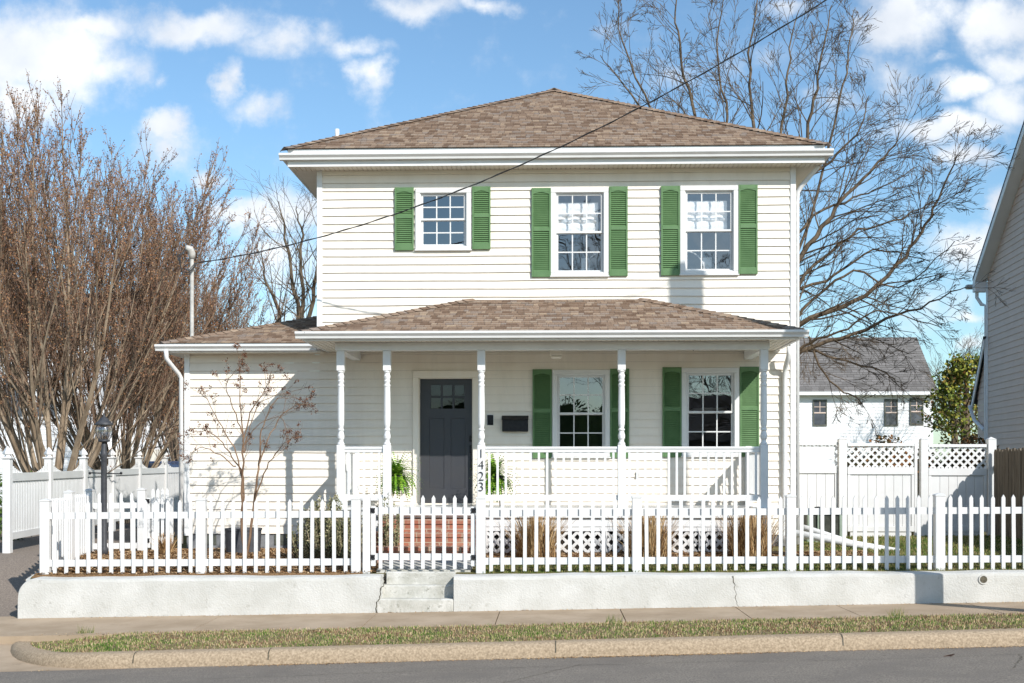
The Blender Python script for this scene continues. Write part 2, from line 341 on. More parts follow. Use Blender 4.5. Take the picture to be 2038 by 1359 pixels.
back = wm('MULTIPLY', wm('SUBTRACT', n3.outputs['Fac'], .5), 3.0)
isf = wm('GREATER_THAN', sep.outputs[1], .3)
dens = wm('ADD', wm('MULTIPLY', front, isf), wm('MULTIPLY', back, wm('SUBTRACT', 1.0, isf)))
dr = node(nt, 'ShaderNodeMapRange', interpolation_type='SMOOTHSTEP'); lk(nt, dens, dr.inputs[0]); dr.inputs[1].default_value = .02; dr.inputs[2].default_value = .95
n4 = node(nt, 'ShaderNodeTexNoise', i_Scale=11, i_Detail=6); lk(nt, cc.outputs[0], n4.inputs['Vector'])
cr = ramp(nt, [(.35, (4.6,4.95,5.5)), (.62, (6.6,6.7,6.8))]); lk(nt, n4.outputs['Fac'], cr.inputs[0])
# clear sky : nishita, lifted towards the horizon
tint = node(nt, 'ShaderNodeMix', data_type='RGBA', blend_type='MULTIPLY'); tint.inputs[0].default_value = 1; lk(nt, sky.outputs[0], tint.inputs[6]); tint.inputs[7].default_value = (.78,.95,1.01,1)
SKYTINT = tint
mxs = node(nt, 'ShaderNodeMix', data_type='RGBA'); lk(nt, wm('MULTIPLY', dr.outputs[0], .93), mxs.inputs[0]); lk(nt, tint.outputs[2], mxs.inputs[6]); lk(nt, cr.outputs[0], mxs.inputs[7])
lk(nt, mxs.outputs[2], bg.inputs['Color'])
vs = bpy.context.scene.view_settings; vs.view_transform = 'Standard'; vs.look = 'None'; vs.exposure = .17; vs.gamma = 1

# ------------------------------------------------------------------ ground
def slope_at(Y):
    return .03 if Y < 13.4 else (.0205 if Y > 16.13 else .03+(.0205-.03)*(Y-13.4)/2.73)
def street(X, Y): X = max(-40, min(40, X)); return slope_at(Y)*X
def sm(t): t = max(0, min(1, t)); return t*t*(3-2*t)
def yard(X, Y): return .462+.009*max(-8, min(12, X))+.10*sm((Y-16.5)/2.2)-.045*(1-sm((Y-16.42)/.12))
def base_h(X, Y):
    if Y <= 16.2: return street(X, Y)-.3
    t = sm((Y-16.3)/3.2); return street(X, 16.3)*(1-t)+(.53+.004*max(-10, min(10, X)))*t
def border(Y): return -6.93-.12*(Y-16.4) if Y < 19.6 else -7.32
def sheet(name, mat, xs, ys, h, dz=0, label=None, jitter=0, kind='structure', hole=None):
    mb = MB(); rng = random.Random(5)
    idx = {}
    for j, y in enumerate(ys):
        for i, x in enumerate(xs):
            X = x(y) if callable(x) else x
            idx[i, j] = len(mb.v); mb.v.append((X, y, h(X, y)+dz+(rng.uniform(-jitter, jitter) if jitter else 0)))
    for j in range(len(ys)-1):
        for i in range(len(xs)-1):
            cx = (mb.v[idx[i,j]][0]+mb.v[idx[i+1,j]][0])/2; cy = (ys[j]+ys[j+1])/2
            if hole and hole[0] < cx < hole[1] and cy < hole[2]: continue
            mb.f.append((idx[i,j], idx[i+1,j], idx[i+1,j+1], idx[i,j+1]))
    o = mb.build(name, mat, smooth=True); tag(o, label, None, None, kind); return o
def rng_(a, b, n): return [a+(b-a)*i/n for i in range(n+1)]
sheet('ground', M['ground'], [-600,-200,-60]+rng_(-30, 30, 60)+[60,200,600], [-300,-60,-20,0,8,12,13.34,13.36,14,15,16,16.2,16.3]+rng_(16.6, 20, 12)+[24,30,45,80,200,900], base_h, -.06)
sheet('road', M['asphalt'], [-150,-60]+rng_(-30, 30, 30)+[60,150], [3.2,6,9,11,12.4,13.14], lambda X, Y: street(X, 13)-.15+.02*(13.14-Y)*(1 if Y > 9 else 0)+(.02*4.14*(1-(9-Y)/6) if Y <= 9 else 0), 0)
# kerb: rounded profile following the slope, with a curved return into the driveway
def kerb_path():
    pts = []
    for i in range(0, 41): pts.append((24-i*(24+4.6)/40, 13.14))
    cx, cy = -4.6, 15.3
    for k in range(1, 13):
        a = R(90*k/12); rr = 2.16
        pts.append((-4.6-1.9*math.sin(a), 15.3-rr*math.cos(a)))
    return pts
mb = MB(); prof = [(0,-.16),(0.0,-.10),(.025,-.03),(.06,-.003),(.10,.004),(.16,.004),(.23,.003)]
kp = kerb_path(); prev = None
for i, (x, y) in enumerate(kp):
    a = kp[max(i-1, 0)]; b = kp[min(i+1, len(kp)-1)]
    d = Vector((b[0]-a[0], b[1]-a[1], 0)).normalized(); inn = Vector((d.y, -d.x, 0))
    z0 = street(x, y); drop = 1.0
    if i > 41: drop = max(.25, 1-(i-41)/11*.75)
    ring = []
    for u, z in prof:
        zz = z if z < -.11 else (z+.005)*drop+(-.15)*(1-drop)*.9
        ring.append(len(mb.v)); mb.v.append((x+inn.x*u, y+inn.y*u, z0+(-.2 if z < -.11 else z-(1-drop)*.085)))
    if prev:
        for k in range(len(prof)-1): mb.f.append((prev[k], prev[k+1], ring[k+1], ring[k]))
    prev = ring
kb = mb.build('kerb', M['kerb'], smooth=True); tag(kb, kind='structure')
mb = MB()   # expansion joints of kerb
for px in (262, 532, 1106, 1680):
    x = PX(px, 13.1); z0 = street(x, 13.14)
    for (u0, z0_), (u1, z1_) in zip(prof[1:-2], prof[2:-1]):
        mb.quad((x-.006, 13.138+u0-.002, z0+z0_+.002), (x+.006, 13.138+u0-.002, z0+z0_+.002), (x+.006, 13.138+u1-.002, z0+z1_+.003), (x-.006, 13.138+u1-.002, z0+z1_+.003))
tag(mb.build('kerb_joints', M['crack']), kind='structure')
mb = MB(); rg = random.Random(17)
for (xa, ya, xb, yb) in ((-3.5,12.2,1.2,12.55),(1.2,12.55,3.1,12.4),(3.1,12.4,7.5,12.75),(-0.5,11.4,0.3,12.6),(4.2,11.6,4.6,12.5)):
    n = 26; P = []
    for i in range(n+1):
        t = i/n; x = xa+(xb-xa)*t+rg.uniform(-.02,.02); y = ya+(yb-ya)*t+rg.uniform(-.03,.03); P.append(Vector((x, y, street(x,13)-.15+.02*(13.14-y)+.0025)))
    for p, q in zip(P[:-1], P[1:]):
        d = (q-p).normalized(); o = Vector((-d.y, d.x, 0))*rg.uniform(.002,.005); mb.quad(p-o, q-o, q+o, p+o)
tag(mb.build('asphalt_cracks', M['crack']), kind='structure')
mb = MB()
for k in range(5200):
    x = rg.uniform(-5.5, 7.5); y = 13.13-abs(rg.gauss(0, .05)); z = street(x,13)-.15+.02*(13.14-y)+.003
    if math.sin(x*1.7)+math.sin(x*.63+1) < rg.uniform(-1.2, 1.6): continue
    a = rg.uniform(0,6.28); l = rg.uniform(.004,.016); c, s2 = math.cos(a)*l, math.sin(a)*l; mb.quad((x-c,y-s2,z),(x+s2*.6,y-c*.6,z+.002),(x+c,y+s2,z+rg.uniform(.002,.008)),(x-s2*.6,y+c*.6,z+.002))
for k in range(900):
    x = rg.uniform(-6.3, 7.5); y = rg.uniform(14.6, 14.75) if k % 2 else 16.12-abs(rg.gauss(0,.03)); z = street(x,y)+.015
    a = rg.uniform(0,6.28); l = rg.uniform(.004,.018); c, s2 = math.cos(a)*l, math.sin(a)*l; mb.quad((x-c,y-s2,z),(x+s2*.5,y-c*.5,z+.002),(x+c,y+s2,z+rg.uniform(.002,.01)),(x-s2*.5,y+c*.5,z+.002))
gl = mb.build('gutter_litter', M['tan_grass']); tag(gl, 'dry grit and leaf scraps along the kerb and sidewalk edges', 'litter', None, 'stuff')
# sidewalk slabs with real joints
mb = MB(); joints = [PX(p, 15.4) for p in (-600,-280,-20,410,735,990,1240,1480,1690,1960,2250,2600)]
for a, b in zip(joints[:-1], joints[1:]):
    if b <= -6.6: continue
    a = max(a, -6.95)
    n = 6
    for k in range(n):
        xa = a+.006+(b-a-.012)*k/n; xb = a+.006+(b-a-.012)*(k+1)/n
        dz = .012
        mb.hexa([(xa,14.62,street(xa,14.62)-.1),(xb,14.62,street(xb,14.62)-.1),(xb,16.2,street(xb,16.2)-.1),(xa,16.2,street(xa,16.2)-.1),
                 (xa,14.62,street(xa,14.62)+dz),(xb,14.62,street(xb,14.62)+dz),(xb,16.2,street(xb,16.2)+dz),(xa,16.2,street(xa,16.2)+dz)])
tag(mb.build('sidewalk', M['sidewalk']), kind='structure')
# driveway apron (concrete) and driveway
def apron_h(X, Y):
    t = sm((Y-13.1)/3.3); return (street(X, 13)-.148)*(1-t)+(street(X, 16.4)+.02)*t
sheet('driveway_apron', M['sidewalk'], [-24,-16,-12,-10,-9,-8,-7.5,-7.05,-6.9,-6.6,-6,-5.5,-5,-4.5], rng_(13.1, 16.35, 10), apron_h, 0)
sheet('driveway', M['drive'], [-24,-14,-11,-10,-9,-8.3,-7.7,lambda y: border(y)-.03], rng_(16.352, 24, 16)+[30,38], base_h, .004)
# verge and yard
def verge_h(X, Y): return street(X, Y)+.018*sm((Y-13.34)/.2)-.085*sm((-4.9-X)/1.2)
def xv0(y): return -4.5-1.86*math.sqrt(max(0, 1-((15.3-y)/2.02)**2))
sheet('grass_verge', M['soil'], [xv0]+rng_(-4.4, 24, 120), [13.34,13.42,13.5,13.65,13.8,13.95,14.1,14.25,14.4,14.625], verge_h, -.004, jitter=.005)
sheet('yard', M['lawn'], [border]+rng_(-6.8, 24, 90), [16.42]+rng_(16.5, 20, 16)+[22,26,34], yard, 0, jitter=.004, hole=(-2.4,-1.15,16.6))
def mulch_edge(y): return -2.35
sheet('mulch_bed', M['mulch'], [lambda y: border(y)+.02]+rng_(-6.7, -2.3, 60), rng_(16.425, 20.05, 40), yard, .014, jitter=.008, hole=(-2.5,-2.0,16.6))
sheet('lattice_bed', M['mulch'], rng_(-1.1, 4.6, 60), rng_(17.7, 18.6, 10), yard, .012, jitter=.008)
mb = MB(); mb.hexa([(-2.35,16.62,.42),(-1.1,16.62,.42),(-1.1,17.6,.45),(-2.35,17.6,.45),(-2.35,16.62,.472),(-1.1,16.62,.474),(-1.1,17.6,.56),(-2.35,17.6,.56)])
tag(mb.build('garden_path', M['stepconc']), kind='structure')

def scatter_blades(name, mat, region, n, hmin, hmax, wdt, hfun, seed, label, dz=0, test=None, lean=.6):
    rng = random.Random(seed); mb = MB(); x0, x1, y0, y1 = region; k = 0
    while k < n:
        x = rng.uniform(x0, x1); y = rng.uniform(y0, y1)
        if test and not test(x, y, rng): continue
        k += 1
        z = hfun(x, y)+dz-.004; h = rng.uniform(hmin, hmax); a = rng.uniform(0, 6.283); l = rng.uniform(0, lean)*h; ww = wdt*rng.uniform(.6, 1.3)
        ca, sa = math.cos(a), math.sin(a); b = rng.uniform(0, 6.283); dx, dy = math.cos(b)*l, math.sin(b)*l
        n0 = len(mb.v)
        mb.v += [(x-ca*ww, y-sa*ww, z), (x+ca*ww, y+sa*ww, z), (x+ca*ww*.7+dx*.45, y+sa*ww*.7+dy*.45, z+h*.6), (x-ca*ww*.7+dx*.45, y-sa*ww*.7+dy*.45, z+h*.6), (x+dx, y+dy, z+h)]
        mb.f += [(n0, n0+1, n0+2, n0+3), (n0+3, n0+2, n0+4)]
    o = mb.build(name, mat); tag(o, label, None, None, 'stuff'); o['category'] = 'grass'; return o
scatter_blades('verge_grass', M['blades'], (-6.4, 7.2, 13.34, 14.66), 40000, .008, .036, .0045, verge_h, 1, 'patchy green and straw grass in the strip between kerb and sidewalk', -.002, test=lambda x, y, r: x > xv0(y)+.02 and r.random() < .35+.8*(.5+.5*math.sin(x*2.1+math.sin(y*5+x)*1.5)*math.cos(x*.9-y*3)))
scatter_blades('lawn_grass', M['yardblades'], (-.95, 9.0, 16.5, 17.75), 26000, .012, .04, .004, yard, 2, 'short thin lawn behind the retaining wall and under the right picket fence', 0)
scatter_blades('side_lawn_grass', M['yardblades'], (3.9, 9.2, 17.7, 22.4), 24000, .015, .05, .006, yard, 3, 'green side lawn in front of the tall lattice fence', 0)
def chips(name, regions, n, seed, label, hf=yard):
    rng = random.Random(seed); mb = MB()
    for k in range(n):
        x0, x1, y0, y1 = regions[k % len(regions)]
        x = rng.uniform(x0, x1); y = rng.uniform(y0, y1); 
        if x < border(y)+.06: continue
        z = hf(x, y)+.018+rng.uniform(0, .014); a = rng.uniform(0, 6.28); l = rng.uniform(.012, .035); ww = rng.uniform(.004, .010); t = rng.uniform(-.012, .012)
        ca, sa = math.cos(a), math.sin(a)
        mb.quad((x-ca*l-sa*ww, y-sa*l+ca*ww, z-t), (x-ca*l+sa*ww, y-sa*l-ca*ww, z-t*.4), (x+ca*l+sa*ww, y+sa*l-ca*ww, z+t), (x+ca*l-sa*ww, y+sa*l+ca*ww, z+t+.006))
    o = mb.build(name, M['chips']); tag(o, label, 'mulch', None, 'stuff'); return o
chips('mulch', [(-7.2,-2.35,16.5,20)], 16000, 4, 'brown wood mulch spread over the bed left of the path')
chips('mulch_by_lattice', [(-1.1,4.5,17.75,18.5)], 6000, 6, 'brown mulch strip in front of the white porch lattice')

# ------------------------------------------------------------------ HOUSE
HXL, HXR = PX(632.5, YW), PX(1582, YW)      # main block corners
WXL = PX(369, YW)                            # wing corner
house = thing('house', (0, YW, .56), 'cream two-storey clapboard house with green shutters, brown hip roof and front porch', 'house')
LAP = .1304
def siding(mb, x0, x1, z0, z1, holes, Y, zref=0.776, depth=.021, axis='x', sgn=-1):
    # real lap profile: every course leans out at its foot
    k0 = math.floor((z0-zref)/LAP); zs = {z0, z1}
    k = k0
    while zref+k*LAP < z1+1e-6:
        z = zref+k*LAP
        if z0 < z < z1: zs.add(z)
        k += 1
    for h in holes:
        for z in (h[2], h[3]):
            if z0 < z < z1: zs.add(z)
    zs = sorted(zs)
    def off(z, top):
        t = (z-zref)/LAP; fr = t-math.floor(t+1e-6)
        if top and fr < 1e-4: fr = 1
        return depth*(1-max(0, fr))
    for za, zb in zip(zs[:-1], zs[1:]):
        if zb-za < 1e-5: continue
        cuts = [(x0, x1)]
        zm = (za+zb)/2
        for hx0, hx1, hz0, hz1 in holes:
            if hz0 < zm < hz1:
                nc = []
                for a, b in cuts:
                    if hx1 <= a or hx0 >= b: nc.append((a, b)); continue
                    if hx0 > a: nc.append((a, hx0))
                    if hx1 < b: nc.append((hx1, b))
                cuts = nc
        oa, ob = off(za, False), off(zb, True)
        atlap = abs(((za-zref)/LAP)-round((za-zref)/LAP)) < 1e-4
        for a, b in cuts:
            wz = lambda u, z: z+(.0028*math.sin(u*1.9+z*5.3)+.0016*math.sin(u*4.7+z*11) if z0+.01 < z < z1-.01 else 0)
            wo = lambda u, z: .0018*math.sin(u*2.7+z*9.1)
            if axis == 'x':
                P = lambda u, o, z: (u, Y+sgn*(o+wo(u, z)), wz(u, z))
            else:
                P = lambda u, o, z: (Y+sgn*(o+wo(u, z)), u, wz(u, z))
            ns = max(1, int((b-a)/.45))
            for q in range(ns):
                ua = a+(b-a)*q/ns; ub = a+(b-a)*(q+1)/ns
                mb.quad(P(ua, oa, za), P(ub, oa, za), P(ub, ob, zb), P(ua, ob, zb))
                if atlap: mb.quad(P(ua, oa-.001, za), P(ub, oa-.001, za), P(ub, -.001, za+.002), P(ua, -.001, za+.002))
            if atlap and b-a > 1.5:
                rj = random.Random(int(za*977+a*31)); 
                for _ in range(int((b-a)/2.6+rj.random())):
                    uj = rj.uniform(a+.3, b-.3); mb.quad(P(uj, oa+.0016, za), P(uj+.004, oa+.0016, za), P(uj+.004, ob+.0016, zb), P(uj, ob+.0016, zb)); mb.quad(P(uj, oa-.002, za), P(uj, oa+.0016, za), P(uj, ob+.0016, zb), P(uj, ob-.002, zb))
# window data from survey : outer trim l,r,t,b
def rect(l, r, t, b, Y=YW):
    m = (l+r)/2; return (PX(l, Y), PX(r, Y), PZ(m, b, Y), PZ(m, t, Y))
WIN = {'u1': rect(827,938,375,497), 'u2': rect(1096,1211,374,549), 'u3': rect(1353,1469,370,546), 'l1': rect(1099,1214,736,909), 'l2': rect(1356,1471,732,907)}
DOOR = rect(822,953,740,1009)
holes = []
for k, (a, b, c, d) in WIN.items(): holes.append((a+.03, b-.03, c+.03, d-.03))
holes.append((DOOR[0]+.05, DOOR[1]-.05, 1.0, DOOR[3]-.05))
ZTOP = 6.585
def wall_part(name, calls, parent=house, mat='siding'):
    mb = MB()
    for c in calls: siding(mb, *c[0], **c[1])
    return mb.build(name, M[mat], parent)
wf = wall_part('wall', [(((HXL+.06), HXR-.06, .776, ZTOP, holes, YW), {}), ((WXL+.06, HXL+.06, .776, 3.80, [], YW), {}),
    ((YW, 31, .776, ZTOP, [], HXR), dict(axis='y', sgn=1)), ((YW, 31, 3.7, ZTOP, [], HXL), dict(axis='y', sgn=-1)), ((YW, 26, .776, 3.8, [], WXL), dict(axis='y', sgn=-1))])
mb = MB(); mb.quad((HXR,31,.5),(HXL,31,.5),(HXL,31,ZTOP),(HXR,31,ZTOP)); mb.quad((HXL+.01,YW+.1,.6),(HXL+.01,31,.6),(HXL+.01,31,ZTOP),(HXL+.01,YW+.1,ZTOP)); mb.quad((WXL,26,.5),(HXL,26,.5),(HXL,26,3.7),(WXL,26,3.7)); mb.build('rear_wall', M['siding'], house)
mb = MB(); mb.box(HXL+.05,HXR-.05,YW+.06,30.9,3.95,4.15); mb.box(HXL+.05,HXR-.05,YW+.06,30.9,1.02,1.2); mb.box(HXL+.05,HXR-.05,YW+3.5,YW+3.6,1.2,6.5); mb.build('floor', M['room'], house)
mb = MB(); mb.box(WXL+.02, HXR-.02, YW+.004, YW+.2, .3, .776); mb.box(WXL+.022, WXL+.2, YW+.2, 26, .3, .776); mb.box(HXR-.2,HXR-.022,YW+.2,31,.3,.776); mb.build('foundation', M['foundation'], house)
for px in (565, 412): mb = MB(); x = PX(px, YW); mb.box(x-.15, x+.15, YW-.012, YW+.01, .60, .755); mb.build('foundation_vent', M['grille'], house)
# corner boards
def corner(x0, x1, z0, z1, side):
    mb = MB(); mb.bbox(x0, x1, YW-.030, YW+.01, z0, z1, .004)
    mb.bbox(side-.012 if side < 0 else side-.01, side+.012 if side > 0 else side+.01, YW-.028, YW+.09, z0+.001, z1-.001, .003); mb.build('corner_board', M['trim'], house)
corner(HXL-.012, HXL+.075, 3.9, ZTOP, HXL); corner(HXR-.075, HXR+.012, .74, ZTOP, HXR); corner(WXL-.012, WXL+.075, .74, 3.72, WXL)

def window(rc, shade, name='window'):
    x0, x1, z0, z1 = rc; t = .078
    f = MB(); yf = YW-.045
    # casing
    f.bbox(x0, x1, yf, YW+.03, z1-t, z1, .005); f.bbox(x0, x1, yf, YW+.03, z0, z0+t*.62, .005)
    f.bbox(x0, x0+t, yf+.001, YW+.03, z0+t*.62, z1-t, .005); f.bbox(x1-t, x1, yf+.001, YW+.03, z0+t*.62, z1-t, .005)
    # inner stop
    ix0, ix1, iz0, iz1 = x0+t, x1-t, z0+t*.62, z1-t
    f.box(ix0, ix1, YW-.02, YW+.10, iz1-.012, iz1+.001); f.box(ix0, ix0+.012, YW-.02, YW+.10, iz0, iz1-.012); f.box(ix1-.012, ix1, YW-.02, YW+.10, iz0, iz1-.012); f.box(ix0+.012, ix1-.012, YW-.02, YW+.10, iz0-.001, iz0+.012)
    w = f.build('window', M['vinyl'], house)
    sl_ = MB(); sl_.bbox(x0-.012, x1+.012, yf-.018, YW-.01, z0-.022, z0-.001, .004); sl_.build('sill', M['vinyl'], w)
    zm = (iz0+iz1)/2
    for up in (True, False):
        a, b = (zm-.004, iz1-.012) if up else (iz0+.012, zm+.02)
        yy = YW+.035 if up else YW+.062
        if not up: yy = YW+.004+.0
        yy = YW+.004 if up else YW+.034
        s = MB(); q = .030; X0, X1 = ix0+.013, ix1-.013
        s.bbox(X0, X1, yy, yy+.026, b-q, b, .003); s.bbox(X0, X1, yy, yy+.026, a, a+q*(1.1), .003)
        s.bbox(X0, X0+q, yy+.001, yy+.025, a+q*1.1, b-q, .003); s.bbox(X1-q, X1, yy+.001, yy+.025, a+q*1.1, b-q, .003)
        so_ = s.build('sash', M['vinyl'], w)
        gx0, gx1, gz0, gz1 = X0+q, X1-q, a+q*1.1, b-q
        mu = MB()
        for i in (1, 2):
            xc = gx0+(gx1-gx0)*i/3; mu.box(xc-.0095, xc+.0095, yy+.004, yy+.022, gz0, gz1)
        zc = (gz0+gz1)/2
        for i in range(3):
            xa = gx0+(gx1-gx0)*i/3+(.0095 if i else 0); xb = gx0+(gx1-gx0)*(i+1)/3-(.0095 if i < 2 else 0)
            mu.box(xa, xb, yy+.0045, yy+.0215, zc-.0095, zc+.0095)
        mu.build('muntin', M['vinyl'], w)
        g = MB(); g.quad((gx0, yy+.013, gz0), (gx1, yy+.013, gz0), (gx1, yy+.013, gz1), (gx0, yy+.013, gz1)); g.build('pane', M['glass'], w)
    if shade:
        s = MB(); rng = random.Random(int(x0*100)); sx0, sx1 = ix0+.02, ix1-.08; top = iz1-.13; bot = zm+.03
        n = 26
        prev = None
        cols = [sx0+(sx1-sx0)*i/16 for i in range(17)]
        rows = []
        for j in range(n+1):
            t_ = j/n; z = top+(bot-top)*t_
            fold = .02*math.sin(t_*9*math.pi)*(1 if .35 < t_ < .7 else .15)
            rows.append([(cx, YW+.13+fold+.006*math.sin(i*2.1+j*.7), z+.012*math.sin(i*1.1)*(t_ > .3)) for i, cx in enumerate(cols)])
        for j in range(n):
            for i in range(16): s.quad(rows[j][i], rows[j][i+1], rows[j+1][i+1], rows[j+1][i])
        s.build('roman_shade', M['shade'], w, smooth=True)
    return w
def shutter(rc, mat='green'):
    x0, x1, z0, z1 = rc; y0, y1 = YW-.052, YW-.020; s = .028; m = MB()
    m.bbox(x0, x0+s, y0, y1, z0, z1, .003); m.bbox(x1-s, x1, y0, y1, z0, z1, .003)
    mid = z0+(z1-z0)*.535
    rails = [(z0, z0+.10), (mid-.03, mid+.03), (z1-.065, z1)]
    for a, b in rails: m.bbox(x0+s, x1-s, y0+.001, y1-.001, a, b, .003)
    # arch piece under top rail
    xm = (x0+x1)/2; hw = (x1-x0)/2-s; arch = []
    for k in range(9):
        u = -1+k/4; arch.append((xm+u*hw, z1-.065-.03*abs(u)**1.5-.002))
    for p, q in zip(arch[:-1], arch[1:]): m.hexa([(p[0],y0+.003,p[1]),(q[0],y0+.003,q[1]),(q[0],y1-.004,q[1]),(p[0],y1-.004,p[1]),(p[0],y0+.003,z1-.064),(q[0],y0+.003,z1-.064),(q[0],y1-.004,z1-.064),(p[0],y1-.004,z1-.064)])
    for (a, b) in ((rails[0][1], rails[1][0]), (rails[1][1], rails[2][0])):
        n = max(3, int((b-a)/.030)); st = (b-a)/n
        for k in range(n):
            z = a+st*k
            m.hexa([(x0+s,y0+.006,z+.001),(x1-s,y0+.006,z+.001),(x1-s,y0+.010,z+.001),(x0+s,y0+.010,z+.001),(x0+s,y1-.008,z+st*.92),(x1-s,y1-.008,z+st*.92),(x1-s,y1-.003,z+st*.92),(x0+s,y1-.003,z+st*.92)])
    m.box(x0+s-.002, x1-s+.002, y1-.003, y1+.001, z0+.002, z1-.002)
    return m.build('shutter', M[mat], house)
for k, sh in (('u1',0),('u2',1),('u3',1),('l1',0),('l2',0)): window(WIN[k], sh)
for l, r, t, b in ((786,824,374,499),(940,976.5,372,497),(1058,1096,375,552),(1212,1249,372,550),(1315,1352.5,371,549),(1469,1507,368.5,546),(1060,1098,735,912),(1214,1252,734,911),(1318,1356,731,910),(1471.5,1510,730,909)):
    shutter(rect(l, r, t, b))
# things seen dimly inside: hoop lamp bases, chair arcs in the upper windows
for c, rr in ((PX(1205, 20.4), .33), (PX(1362, 20.4), .33)):
    mb = MB(); pts = [(c+rr*math.cos(R(a)), 20.45, 5.02+rr*math.sin(R(a))) for a in range(0, 181, 12)]; mb.tube(pts, .012, 6); mb.build('hoop_chair_back', M['porcelain'], house)
for px in (1166, 1408): mb = MB(); x = PX(px, 20.5); mb.box(x-.07, x+.07, 20.5, 20.54, 4.9, 5.25); mb.build('picture_frame', M['siding_far'], house)
# pendant lamps and table glimpsed in lower right window
for px, py, rr in ((1396,773,.085),(1428,773,.085)): mb = MB(); c = PW(px, py, 20.9); mb.lathe(c.x, c.y, [(.01,c.z+.10),(rr*.5,c.z+.06),(rr,c.z-.02),(rr*.9,c.z-.04),(.01,c.z-.045)], 16); mb.build('pendant_lamp', M['porcelain'], house, smooth=True)
mb = MB(); c = PW(1412, 815, 21.2); mb.lathe(c.x, c.y, [(.02,c.z-.02),(.26,c.z-.015),(.3,c.z),(.28,c.z+.02),(.02,c.z+.03)], 24); mb.build('round_table_top', M['porcelain'], house, smooth=True)

# front door
x0, x1, z0, z1 = DOOR; fr = MB(); t = .095; DZ = 1.245
fr.bbox(x0, x0+t, YW-.05, YW+.05, DZ, z1-t, .006); fr.bbox(x1-t, x1, YW-.05, YW+.05, DZ, z1-t, .006); fr.bbox(x0, x1, YW-.051, YW+.05, z1-t, z1, .006)
fr.box(x0+t-.001, x0+t+.012, YW-.012, YW+.14, DZ, z1-t); fr.box(x1-t-.012, x1-t+.001, YW-.012, YW+.14, DZ, z1-t); fr.box(x0+t+.012, x1-t-.012, YW-.012, YW+.14, z1-t-.012, z1-t+.001)
fr.bbox(x0-.018, x1+.018, YW-.056, YW-.02, z1-.001, z1+.018, .004)
fr.bbox(x0+.02, x1-.02, YW-.07, YW+.12, DZ, DZ+.022, .005)
fr.build('door_frame', M['siding'], house)
dx0, dx1, dz0, dz1 = x0+t+.013, x1-t-.013, DZ+.023, z1-t-.014; yd = YW+.07
m = MB(); W_ = dx1-dx0; H_ = dz1-dz0
def rr_(l, r, t, b): return (PX(l, yd), PX(r, yd), PZ((l+r)/2, b, yd), PZ((l+r)/2, t, yd))
lt = rr_(855.5, 926, 764, 815); p1 = rr_(854, 884, 832, 972); p2 = rr_(897, 926, 832, 972)
# slab built as stiles and rails around recessed panels
ys0, ys1 = yd, yd+.045
xs = sorted([dx0, dx1, lt[0], lt[1], p1[0], p1[1], p2[0], p2[1]]); 
def slab(m, X0, X1, Z0, Z1, holes, ya, yb):
    xs = sorted({X0, X1}|{h[0] for h in holes}|{h[1] for h in holes}); zs = sorted({Z0, Z1}|{h[2] for h in holes}|{h[3] for h in holes})
    def inh(x, z): return any(h[0] < x < h[1] and h[2] < z < h[3] for h in holes)
    for i in range(len(xs)-1):
        for j in range(len(zs)-1):
            if not inh((xs[i]+xs[i+1])/2, (zs[j]+zs[j+1])/2): m.quad((xs[i],ya,zs[j]),(xs[i+1],ya,zs[j]),(xs[i+1],ya,zs[j+1]),(xs[i],ya,zs[j+1]))
    for h in holes:
        a, b, c, d = h; r = .006
        m.quad((a,ya,c),(a,ya,d),(a+r,yb,d-r),(a+r,yb,c+r)); m.quad((b,ya,d),(b,ya,c),(b-r,yb,c+r),(b-r,yb,d-r)); m.quad((a,ya,d),(b,ya,d),(b-r,yb,d-r),(a+r,yb,d-r)); m.quad((b,ya,c),(a,ya,c),(a+r,yb,c+r),(b-r,yb,c+r))
panes = []
for i in range(3):
    for j in range(2):
        w3 = (lt[1]-lt[0])/3; h2 = (lt[3]-lt[2])/2; g = .013
        panes.append((lt[0]+w3*i+g, lt[0]+w3*(i+1)-g, lt[2]+h2*j+g, lt[2]+h2*(j+1)-g))
slab(m, dx0, dx1, dz0, dz1, panes+[p1, p2], ys0, ys0+.012)
for p in (p1, p2): m.quad((p[0]+.006,ys0+.0115,p[2]+.006),(p[1]-.006,ys0+.0115,p[2]+.006),(p[1]-.006,ys0+.0115,p[3]-.006),(p[0]+.006,ys0+.0115,p[3]-.006))
door = m.build('door', M['door'], house)
for p in panes:
    g = MB(); g.quad((p[0]+.005,ys0+.0112,p[2]+.005),(p[1]-.005,ys0+.0112,p[2]+.005),(p[1]-.005,ys0+.0112,p[3]-.005),(p[0]+.005,ys0+.0112,p[3]-.005)); g.build('door_pane', M['doorglass'], door)
hx = PX(938, yd)
g = MB(); g.bbox(hx-.03, hx+.03, yd-.03, yd, PZ(938,879,yd), PZ(938,867,yd), .006); g.build('deadbolt', M['black'], door)
g = MB(); g.bbox(hx-.028, hx+.028, yd-.02, yd, PZ(938,902,yd), PZ(938,886,yd), .006)
za, zb = PZ(938,934,yd), PZ(938,902,yd); g.tube([(hx,yd-.01,zb),(hx,yd-.055,zb-.02),(hx,yd-.06,(za+zb)/2),(hx,yd-.055,za+.03),(hx,yd-.01,za+.01)], .010, 8); g.bbox(hx-.02,hx+.02,yd-.02,yd,za-.01,za+.03,.006); g.build('door_handle', M['black'], door)
